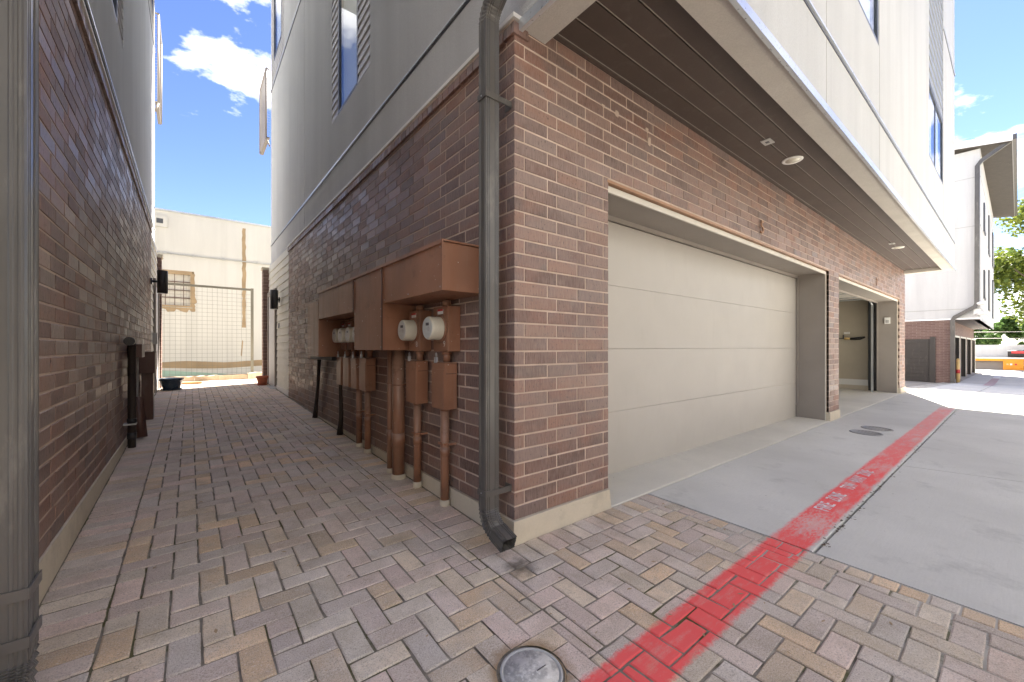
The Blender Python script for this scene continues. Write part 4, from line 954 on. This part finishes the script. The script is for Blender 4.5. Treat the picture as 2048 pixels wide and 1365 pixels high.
Cw = thing('cream_warehouse', 'plain cream rendered warehouse with a barred window beyond the alley fence', 'building', (0, 14, .2)); yW = 14.
m = MB(); holed(m, 'y', yW, yW+.3, -12, 14, -.2, 5.15, [(-2.65, -1.37, 2.32, 3.36)]); m.box(-12, -11.7, yW+.3, 30, -.2, 5.15); m.box(13.7, 14, yW+.3, 30, -.2, 5.15); part(m, 'rendered_wall', 'cream', Cw)
m = MB(); m.box(-12.02, 14.02, yW-.03, yW+.35, 5.15, 5.2); part(m, 'parapet_cap', 'metal', Cw); m = MB(); m.box(-11.7, 13.7, yW+.3, 30, 4.8, 4.95); part(m, 'roof', 'roofm', Cw)
m = MB(); m.box(-2.65, -2.6, yW-.01, yW+.1, 2.32, 3.36); m.box(-1.42, -1.37, yW-.01, yW+.1, 2.32, 3.36); m.box(-2.6, -1.42, yW-.01, yW+.1, 2.32, 2.37); m.box(-2.6, -1.42, yW-.01, yW+.1, 3.31, 3.36); w = part(m, 'window', 'tan_stain', Cw)
m = MB(); m.box(-2.6, -1.42, yW+.07, yW+.08, 2.37, 3.31); o = m.build('pane', 'trim'); o.parent = w
for k in range(5):
    x = -2.42+k*.21; m = MB(); m.box(x-.008, x+.008, yW+.01, yW+.026, 2.37, 3.31); o = m.build('window_bar', 'dkrust'); o.parent = w
for z in (2.6, 2.83, 3.08): m = MB(); m.box(-2.6, -1.42, yW+.03, yW+.046, z-.01, z+.012); o = m.build('window_bar', 'dkrust'); o.parent = w
r = random.Random(4)
m = MB(); pts = [(-2.7, yW-.003, 2.32)]; x = -2.7; top = []
while x < -1.3: pts.append((x, yW-.003, 2.32-r.uniform(.05, .17))); x += .05
pts.append((-1.3, yW-.003, 2.3)); m.poly(pts); part(m, 'sill_stain', 'tan_stain', Cw)
m = MB(); pts = []; z = 2.3
while z < 3.42: pts.append((-1.37+r.uniform(.04, .11 if z < 2.7 else .07), yW-.004, z)); z += .06
m.poly([(-1.37, yW-.004, 2.3)]+pts+[(-1.37, yW-.004, 3.42)]); m.poly([(-2.7, yW-.004, 3.36), (-1.33, yW-.004, 3.36), (-1.33, yW-.004, 3.42), (-2.7, yW-.004, 3.41)]); part(m, 'jamb_stain', 'tan_stain', Cw)
m = MB(); pl = []; pr = []; z = 1.75
while z < 5.1: pl.append((-.1+r.uniform(-.012, .012), yW-.003, z)); pr.append((0.0+r.uniform(-.012, .012), yW-.003, z)); z += .12
for i in range(len(pl)-1): m.poly([pl[i], pr[i], pr[i+1], pl[i+1]])
m.poly([(-.14, yW-.003, .85), (-.11, yW-.003, .8), (-.07, yW-.003, 1.3), (-.1, yW-.003, 1.35)]); part(m, 'patched_stripe', 'tan_stain', Cw)
m = MB(); x = -6.
while x < 3: m.poly([(x, yW-.003, .47+.03*math.sin(x*2)), (x+.3, yW-.003, .47+.03*math.sin(x*2+.6)), (x+.3, yW-.003, .66+.03*math.sin(x*3+.9)), (x, yW-.003, .66+.03*math.sin(x*3))]); x += .3
part(m, 'low_band', 'tan_stain', Cw)
m = MB(); m.poly([(-6, yW-.004, .14), (-.2, yW-.004, .14), (-.5, yW-.004, .26), (-2.2, yW-.004, .44), (-6, yW-.004, .45)]); part(m, 'teal_band', 'teal', Cw)
m = MB(); m.tube([(-3, yW-.03, 3.9), (5, yW-.03, 3.9)], .018, 8)
for x in (-2.0, -1.35, -.6, .3): m.box(x-.03, x+.03, yW-.055, yW-.0, 3.87, 3.93)
part(m, 'conduit', 'grey', Cw)
m = MB(); m.box(-2.3, -1.95, yW-.04, yW-.001, 4.66, 4.98); v = part(m, 'wall_vent', 'cream', Cw); m = MB(); m.box(-2.2, -2.05, yW-.045, yW-.04, 4.76, 4.9); o = m.build('vent_hole', 'bframe'); o.parent = v

a = concrete_mat('dirty_lid', (.62, .60, .56), stain=1.); _t, _c, _n = a; _c = _t.mix(_t.ramp(_t.noise(24, 6, .7), [(.45, 0.), (.58, .8)]), _c, (.33, .32, .30)); _c = _t.mix(_t.ramp(_t.noise(60, 5, .7), [(.56, 0.), (.64, .7)]), _c, (.74, .73, .7)); M['lid'] = _t.done(_c, .85, _t.bump(_t.noise(50, 5), .7, .003, _n))
# ================================================================== COVERS
def cover(lab, x, y, r, mat, h=.004, name='manhole_cover'):
    t = thing(name, lab, 'cover', (x, y, G(x, y))); g = G(x, y); tilt = lambda m: setattr(m, 'v', [(p[0], p[1], p[2]+.03*(p[1]-y)) for p in m.v])
    m = MB(); m.lathe((x, y, g-.03), [(r*.88, .026), (r*.9, .032+h), (r*.99, .032+h), (r, .03)], 40); tilt(m); part(m, 'rim', 'grey', t)
    m = MB(); m.lathe((x, y, g-.02), [(.001, .022+h*.5), (r*.87, .022+h*.5), (r*.88, .0)], 40); tilt(m); part(m, 'lid', mat, t); return t
t = cover('round concrete cleanout cover with metal rim set in the herringbone pavers', -.506, -.721, .11, 'lid', .001)
m = MB(); m.lathe((-.506, -.721, G(0, -.721)-.03), [(.114, .0), (.116, .026), (.122, .024), (.122, .0)], 40); part(m, 'dirt_ring', 'tan_stain', t)
m = MB(); m.box(-.49, -.45, -.735, -.732, G(0, -.7)+.0045, G(0, -.7)+.0056); part(m, 'notch', 'bframe', t)
def ironcover(lab, x, y, r):
    t = thing('manhole_cover', lab, 'manhole cover', (x, y, G(x, y)), 'iron covers in the concrete'); g = G(x, y)+.003
    sh = lambda m: setattr(m, 'v', [(p[0], p[1], p[2]+.03*(p[1]-y)) for p in m.v])
    m = MB(); m.lathe((x, y, g-.01), [(.001, .011), (r*.86, .011), (r*.87, .014), (r, .014), (r, 0)], 36); sh(m); part(m, 'lid', 'irongrey', t)
    m = MB()
    for k in range(7):
        q = -r*.6+k*r*.2; w_ = math.sqrt(max(0, (r*.78)**2-q*q)); m.box(x-w_, x+w_, y+q-.006, y+q+.006, g+.001, g+.004)
    sh(m); part(m, 'ribs', 'irongrey', t)
M['irongrey'] = painted('cast_iron', (.27, .265, .25), .6, .2, .4, 50, .5)
ironcover('nearer of two round iron covers in the concrete drive', 5.5, -.53, .17); ironcover('farther of two round iron covers in the concrete drive', 5.97, -.56, .17)

# keypad and tool in open garage
t = thing('keypad', 'small white garage keypad on the jamb of the open garage', 'keypad', (11.83, .2, 1.75)); m = MB(); m.box(11.8, 11.838, .16, .26, 1.68, 1.83); part(m, 'case', 'white', t); m = MB(); m.box(11.796, 11.8, .18, .24, 1.7, 1.77); part(m, 'button_pad', 'grey', t)
t = thing('leaf_blower', 'black and yellow power tool hanging on the wall inside the open garage', 'tool', (12.15, .95, 1.35)); m = MB(); m.tube([(12.13, .98, 1.33), (12.12, .88, 1.33), (12.13, .78, 1.34), (12.13, .68, 1.37)], [.03, .035, .04, .02], 10); part(m, 'nozzle', 'black', t); m = MB(); m.tube([(12.13, 1.1, 1.34), (12.13, .98, 1.335)], .03, 10); part(m, 'body', 'yellow', t); m = MB(); m.box(12.15, 12.198, 1.1, 1.25, 1.33, 1.35); m.box(12.15, 12.198, 1.12, 1.14, 1.35, 1.44); part(m, 'bracket', 'bframe', t)
m = MB(); m.box(12.18, 12.199, 1.0, 1.12, 1.46, 1.51); solo(m.build('outlet_plate', 'white'), 'white outlet plate on the beige wall inside the open garage', 'outlet')

# ================================================================== SECOND TOWNHOUSE ROW
B = thing('brick_townhouse', 'far white stucco townhouse over brick with a sloping eave, across the sunlit strip', 'house', (34, 5, -.54)); bx, by, bz, bX = 26.5, .2, -.54, 42.
DB = [(bx+.8+k*4.2, bx+.8+k*4.2+3.6) for k in range(4)]
m = MB(); holed(m, 'y', by, by+.3, bx, bX, bz-.4, bz+2.95, [(a, b, bz-1, bz+2.2) for a, b in DB]); holed(m, 'x', bx, bx+.3, by+.3, by+9, bz-.3, bz+2.95, [(.88, 4.0, bz-1, bz+2.05)]); m.box(bX-.3, bX, by+.3, by+9, bz-.4, bz+2.95); part(m, 'brick_wall', 'far_brick', B)
for a, b in DB:
    m = MB(); m.box(a, b, by+.3, by+.34, bz-.4, bz+2.2); g_ = part(m, 'garage_door', 'charcoal', B)
    m = MB(); m.box(a, a+.08, by-.012, by+.01, bz-.4, bz+2.15); m.box(b-.08, b, by-.012, by+.01, bz-.4, bz+2.15); m.box(a, b, by-.012, by+.01, bz+2.15, bz+2.24); o = m.build('door_frame', 'siding'); o.parent = g_
    m = MB(); m.box(a+.001, a+.03, by+.01, by+.3, bz-.4, bz+2.19); o = m.build('jamb', 'charcoal'); o.parent = g_; m = MB(); m.box(b-.03, b-.001, by+.01, by+.3, bz-.4, bz+2.19); o = m.build('jamb', 'charcoal'); o.parent = g_
    m = MB(); m.box(a+.5, a+.75, by+.28, by+.299, bz+1.45, bz+1.65); o = m.build('number_plate', 'trim'); o.parent = g_
m = MB(); m.box(bx+.02, bx+.3, .885, 3.995, bz-.3, bz+2.04); sp = part(m, 'side_shutter', 'charcoal', B)
for k in range(11): m = MB(); m.box(bx-.01, bx+.02, .95, 3.9, bz-.0+k*.183, bz+k*.183+.15); o = m.build('slat', 'charcoal'); o.parent = sp
m = MB(); m.box(bx-.04, bx+.03, .70, .88, bz-.05, bz+2.15); o = m.build('shutter_frame', 'charcoal'); o.parent = sp
m = MB(); yo = by-.9
m.box(bx, bx+.2, yo, by+9, bz+2.95, 10.1); m.box(bx+.2, bX, yo, yo+.2, bz+2.9, 10.1); m.box(bX-.2, bX, yo+.2, by+9, bz+2.9, 10.1); part(m, 'stucco_wall', 'stuccow', B) if 'stuccow' in M else None
M['stuccow'] = stucco_mat('pale_stucco', (.66, .66, .64)); part(m, 'stucco_wall', 'stuccow', B)
m = MB(); m.box(bx, bX, yo, by, bz+2.9, bz+2.94); part(m, 'soffit', 'soffit', B)
m = MB()
for z in (bz+3.42, 6.64, 8.85): m.box(bx-.012, bx, yo, by+9, z-.02, z+.01); m.box(bx, bX, yo-.012, yo, z-.02, z+.01)
part(m, 'reveal_dark_line', 'grey', B)
m = MB(); m.box(bx-.02, bx, yo-.02, by+9, bz+2.93, bz+2.99); m.box(bx, bX, yo-.02, yo, bz+2.88, bz+2.95); part(m, 'drip_edge', 'silver', B)
for (a, b, z0, z1) in ((29., 30.4, 3.5, 4.9), (29., 30.4, 6.8, 8.2), (34, 35.4, 3.2, 5.5), (34, 35.4, 6.4, 8.6), (39.5, 41, 3.0, 5.5), (39.5, 41, 6.4, 8.6)):
    m = MB(); m.box(a, b, yo-.05, yo-.001, z0, z1); w = part(m, 'window', 'bframe', B); m = MB(); m.box(a+.08, b-.08, yo-.058, yo-.051, z0+.08, z1-.08); o = m.build('pane', 'grey'); o.parent = w
m = MB(); m.hexa([(bx-.35, -1.62, 10.0), (bX+.4, -1.62, 10.0), (bX+.4, by+9.5, 11.6), (bx-.35, by+9.5, 11.6), (bx-.35, -1.62, 10.28), (bX+.4, -1.62, 10.28), (bX+.4, by+9.5, 11.88), (bx-.35, by+9.5, 11.88)]); part(m, 'roof', 'roofm', B)
m = MB(); m.hexa([(bx-.33, -1.6, 9.985), (bX+.38, -1.6, 9.985), (bX+.38, by+9.4, 11.585), (bx-.33, by+9.4, 11.585), (bx-.33, -1.6, 9.998), (bX+.38, -1.6, 9.998), (bX+.38, by+9.4, 11.598), (bx-.33, by+9.4, 11.598)]); part(m, 'eave_soffit', 'soffit2', B) if 'soffit2' in M else None
M['soffit2'] = painted('eave_brown', (.065, .055, .045), .7); part(m, 'eave_soffit', 'soffit2', B)
m = MB(); m.box(bx-.37, bX+.4, -1.74, -1.625, 10.02, 10.24); part(m, 'gutter', 'spout', B)
m = MB(); m.box(bx-.38, bx-.352, -1.62, by+9, 10.0, 10.0) if False else None
m.hexa([(bx-.375, -1.62, 9.98), (bx-.352, -1.62, 9.98), (bx-.352, by+9.5, 11.58), (bx-.375, by+9.5, 11.58), (bx-.375, -1.62, 10.3), (bx-.352, -1.62, 10.3), (bx-.352, by+9.5, 11.9), (bx-.375, by+9.5, 11.9)]); part(m, 'fascia', 'white', B)
def rectpipe(pts, w):
    m = MB(); rr = []
    for i, p in enumerate(pts):
        p = Vector(p); d = (Vector(pts[min(i+1, len(pts)-1)])-Vector(pts[max(i-1, 0)])).normalized(); a = Vector((1, 0, 0)); b = d.cross(a).normalized()
        rr.append([p+a*w+b*w, p-a*w+b*w, p-a*w-b*w, p+a*w-b*w])
    m.rings(rr, True, True, False); return m
t = thing('downspout', 'dark downspout stepping down the far townhouse from eave to drive', 'downspout', (bx-.1, .1, bz)); xq = bx-.11
part(rectpipe([(xq, -1.6, 10.1), (xq, -.75, 9.5), (xq, -.62, 9.3), (xq, -.6, 3.1), (xq, -.55, 2.95), (xq, .08, 2.5), (xq, .14, 2.35), (xq, .14, bz)], .075), 'pipe', 'spout', t)
t = thing('security_light', 'white twin flood light on the corner of the far townhouse', 'light', (bx, yo-.05, 2.7)); m = MB(); m.box(bx-.1, bx-.001, yo, yo+.2, 2.6, 2.85); part(m, 'base', 'white', t)
for z in (2.55, 3.0): m = MB(); m.lathe((bx-.12, yo-.02, z), [(.02, 0), (.12, .01), (.15, .1), (.05, .18)], 14); part(m, 'lamp_head', 'white', t)
t = thing('bollard', 'yellow bollard with a red band in front of the far garages', 'bollard', (26.9, .0, bz)); m = MB(); m.tube([(26.9, .0, bz-.05), (26.9, .0, bz+1.05)], .065, 16); part(m, 'post', 'yellow', t); m = MB(); m.tube([(26.9, 0, bz+.42), (26.9, 0, bz+.6)], .068, 16); part(m, 'band', 'redpaint', t)
m = MB(); m.tube([(26.9, .0, bz+1.05), (26.9, .0, bz+1.09), (26.9, 0, bz+1.12)], [.065, .055, .02], 16); part(m, 'cap', 'yellow', t)

# ================================================================== ADDED ROW HOUSE ACROSS THE DRIVE, unseen, balances light on the garage side
N_ = thing('added_row_house', 'added pale stucco row house across the drive, unseen behind the viewpoint, balancing the light', 'house', (8, -14, 0)); yN = -8.3
m = MB(); holed(m, 'y', yN, yN-.2, -12, 26, -.6, 2.9, [(-10+k*6, -5.2+k*6, -1, 2.2) for k in range(6)]); part(m, 'brick_wall', 'far_brick', N_)
for k in range(6): m = MB(); m.box(-10+k*6, -5.2+k*6, yN-.25, yN-.2, -.6, 2.2); part(m, 'garage_door', 'door', N_)
m = MB(); m.box(-12, 26, yN-9, yN-.3, -.6, 9.9); part(m, 'inner_core', 'beige', N_)
m = MB(); holed(m, 'y', yN+.5, yN-.2, -12, 26, 2.9, 10, [(-9+k*6, -7.4+k*6, z, z+1.7) for k in range(6) for z in (4.2, 7.2)]); part(m, 'stucco_wall', 'stucco', N_)
for k in range(6):
    for z in (4.2, 7.2): window(N_, 'y', 1, yN+.5, -9+k*6, -7.4+k*6, z, z+1.7)
m = MB(); m.box(-12.3, 26.3, yN-9.2, yN+1.2, 10, 10.2); part(m, 'roof', 'roofm', N_)
# ================================================================== STREET BEYOND
zs = G(53, 0)
m = MB(); m.box(54, 54.5, -34, 14, zs-.3, 1.32); solo(m.build('boundary_wall', 'stucco'), 'long pale grey wall along the street beyond the driveway', 'wall')
m = MB(); m.box(50.5, 53.8, -40, 30, zs-.2, zs-.0); struct(m, 'road', 'asphalt')
t = thing('orange_building', 'low orange painted shop front with a dark window at the end of the drive', 'building', (53.4, -5, zs))
m = MB(); holed(m, 'x', 53.2, 53.9, -14, -.95, zs-.2, .12, [(-2.75, -2.05, zs+.08, .0)]); part(m, 'front_wall', 'orange', t); m = MB(); m.box(53.1, 53.9, -14, 3.2, .12, .24); part(m, 'parapet', 'white', t)
m = MB(); m.box(53.12, 53.3, -.95, 3.2, -.08, .12); part(m, 'awning_beam', 'orange', t); m = MB(); m.box(53.4, 53.5, -2.75, -2.05, zs+.08, 0); w = part(m, 'window', 'mural', t)
m = MB(); m.box(53.25, 53.4, -2.75, -2.05, zs+.4, zs+.45); o = m.build('window_bar', 'trim'); o.parent = w
for q, c in ((-1.7, 'redpaint'), (-1.45, 'white'), (-1.25, 'yellow')): m = MB(); m.box(53.18, 53.2, q, q+.12, -.42, -.28); part(m, 'painted_mark', c, t)
m = MB(); m.box(53.5, 53.6, -.95, 3.2, zs-.2, -.0); part(m, 'low_screen', 'taupe', t)
t = thing('rolled_awning', 'dark rolled awning with a red stripe on the orange shop roof', 'awning', (53.0, -5, 1.3)); m = MB(); m.tube([(53.4, -12, .56), (53.4, -1.2, .56)], .29, 16); part(m, 'roll', 'charcoal', t); m = MB(); m.box(53.04, 53.14, -12, -1.4, .58, .78); part(m, 'stripe', 'redpaint', t)

def foliage(c, rad, n, size, mat, name, parent, seed, blobs=26, zsq=.8):
    r = random.Random(seed); m = MB(); bl = []
    for k in range(blobs):
        while True:
            p = Vector((r.uniform(-1, 1), r.uniform(-1, 1), r.uniform(-1, 1)))
            if .25 < p.length < 1: break
        bl.append((Vector((c[0]+p.x*rad[0], c[1]+p.y*rad[1], c[2]+p.z*rad[2])), r.uniform(.16, .34)*min(rad)*1.15, r.uniform(-.25, .25)))
    for k in range(n):
        b, br, bt = bl[r.randrange(len(bl))]; d = Vector((r.gauss(0, 1), r.gauss(0, 1), r.gauss(0, 1))).normalized()*br*(r.random()**.45); p = b+d
        a = Vector((r.gauss(0, 1), r.gauss(0, 1), r.gauss(0, .6))).normalized(); q = a.cross(Vector((r.gauss(0, 1), r.gauss(0, 1), r.gauss(0, 1)))).normalized(); s = size*r.uniform(.6, 1.3)
        m.poly([p-a*s, p+q*s*.5, p+a*s, p-q*s*.5], clampf(.5+bt+r.gauss(0, .2), .02, 1))
    part(m, name, mat, parent)
def tree(lab, x, y, h, rad, seed, n=16000, size=.24, mat='leaf', zc=None):
    t = thing('tree', lab, 'tree', (x, y, zs)); zc = zc or h*.62; m = MB(); m.tube([(x, y, zs-.1), (x+.1, y+.1, h*.3), (x, y, h*.62), (x+.3, y, h*.9)], [.45, .36, .24, .06], 12); r = random.Random(seed)
    for k in range(11):
        a = r.uniform(0, 6.28); z0 = h*r.uniform(.25, .6); L_ = rad[0]*r.uniform(.6, .95)
        m.tube([(x, y, z0), (x+math.cos(a)*L_*.5, y+math.sin(a)*L_*.5, z0+r.uniform(.3, 1.6)), (x+math.cos(a)*L_, y+math.sin(a)*L_, z0+r.uniform(.6, 3.4))], [.17, .1, .03], 8)
    part(m, 'trunk', 'bark', t); foliage((x, y, zc), rad, n, size, mat, 'crown', t, seed)
tree('large broad leafy tree rising beyond the far townhouse', 57.5, -5.0, 12.5, (6.5, 6.2, 5.6), 3, 24000, .2, zc=8.6)
for k, (x, y, h, rr_, l) in enumerate(((62, 3.5, 4.4, (5, 5, 2.2), 'low green tree behind the street wall, nearest the far townhouse'), (60, -5, 4.6, (4.5, 6, 2.1), 'bushy green tree behind the street wall, under the large tree'), (63, -14, 5, (5, 7, 2.4), 'wide green tree behind the street wall, at the right edge'))): tree(l, x, y, h, rr_, 20+k, 14000, .2, 'leaf2', zc=h*.5+.4)
t = thing('overhead_cable', 'pair of thin overhead cables crossing in front of the trees', 'cable', (52, 0, 4))
for z in (1.75, 2.3): m = MB(); m.tube([(52.5, -34, z+.3), (52.5, -10, z), (52.5, 14, z+.3)], .02, 5); part(m, 'wire', 'trim', t)
# small litter on the pavers
r = random.Random(11); m = MB()
for k in range(70):
    x = r.uniform(-1.6, 1.2); y = r.uniform(-1.5, 3.5) if x < -.3 else r.uniform(-1.5, -.2); s = r.uniform(.004, .011); a = r.uniform(0, 6.28); z = G(x, y)+.003
    m.poly([(x+s*math.cos(a)*1.6, y+s*math.sin(a)*1.6, z), (x-s*math.sin(a)*.6, y+s*math.cos(a)*.6, z+.002), (x-s*math.cos(a)*1.6, y-s*math.sin(a)*1.6, z+.001), (x+s*math.sin(a)*.6, y-s*math.cos(a)*.6, z+.001)])
o = m.build('leaf_litter', 'tan_stain', None, 'stuff'); o['label'] = 'scattered dry leaf bits on the pavers'
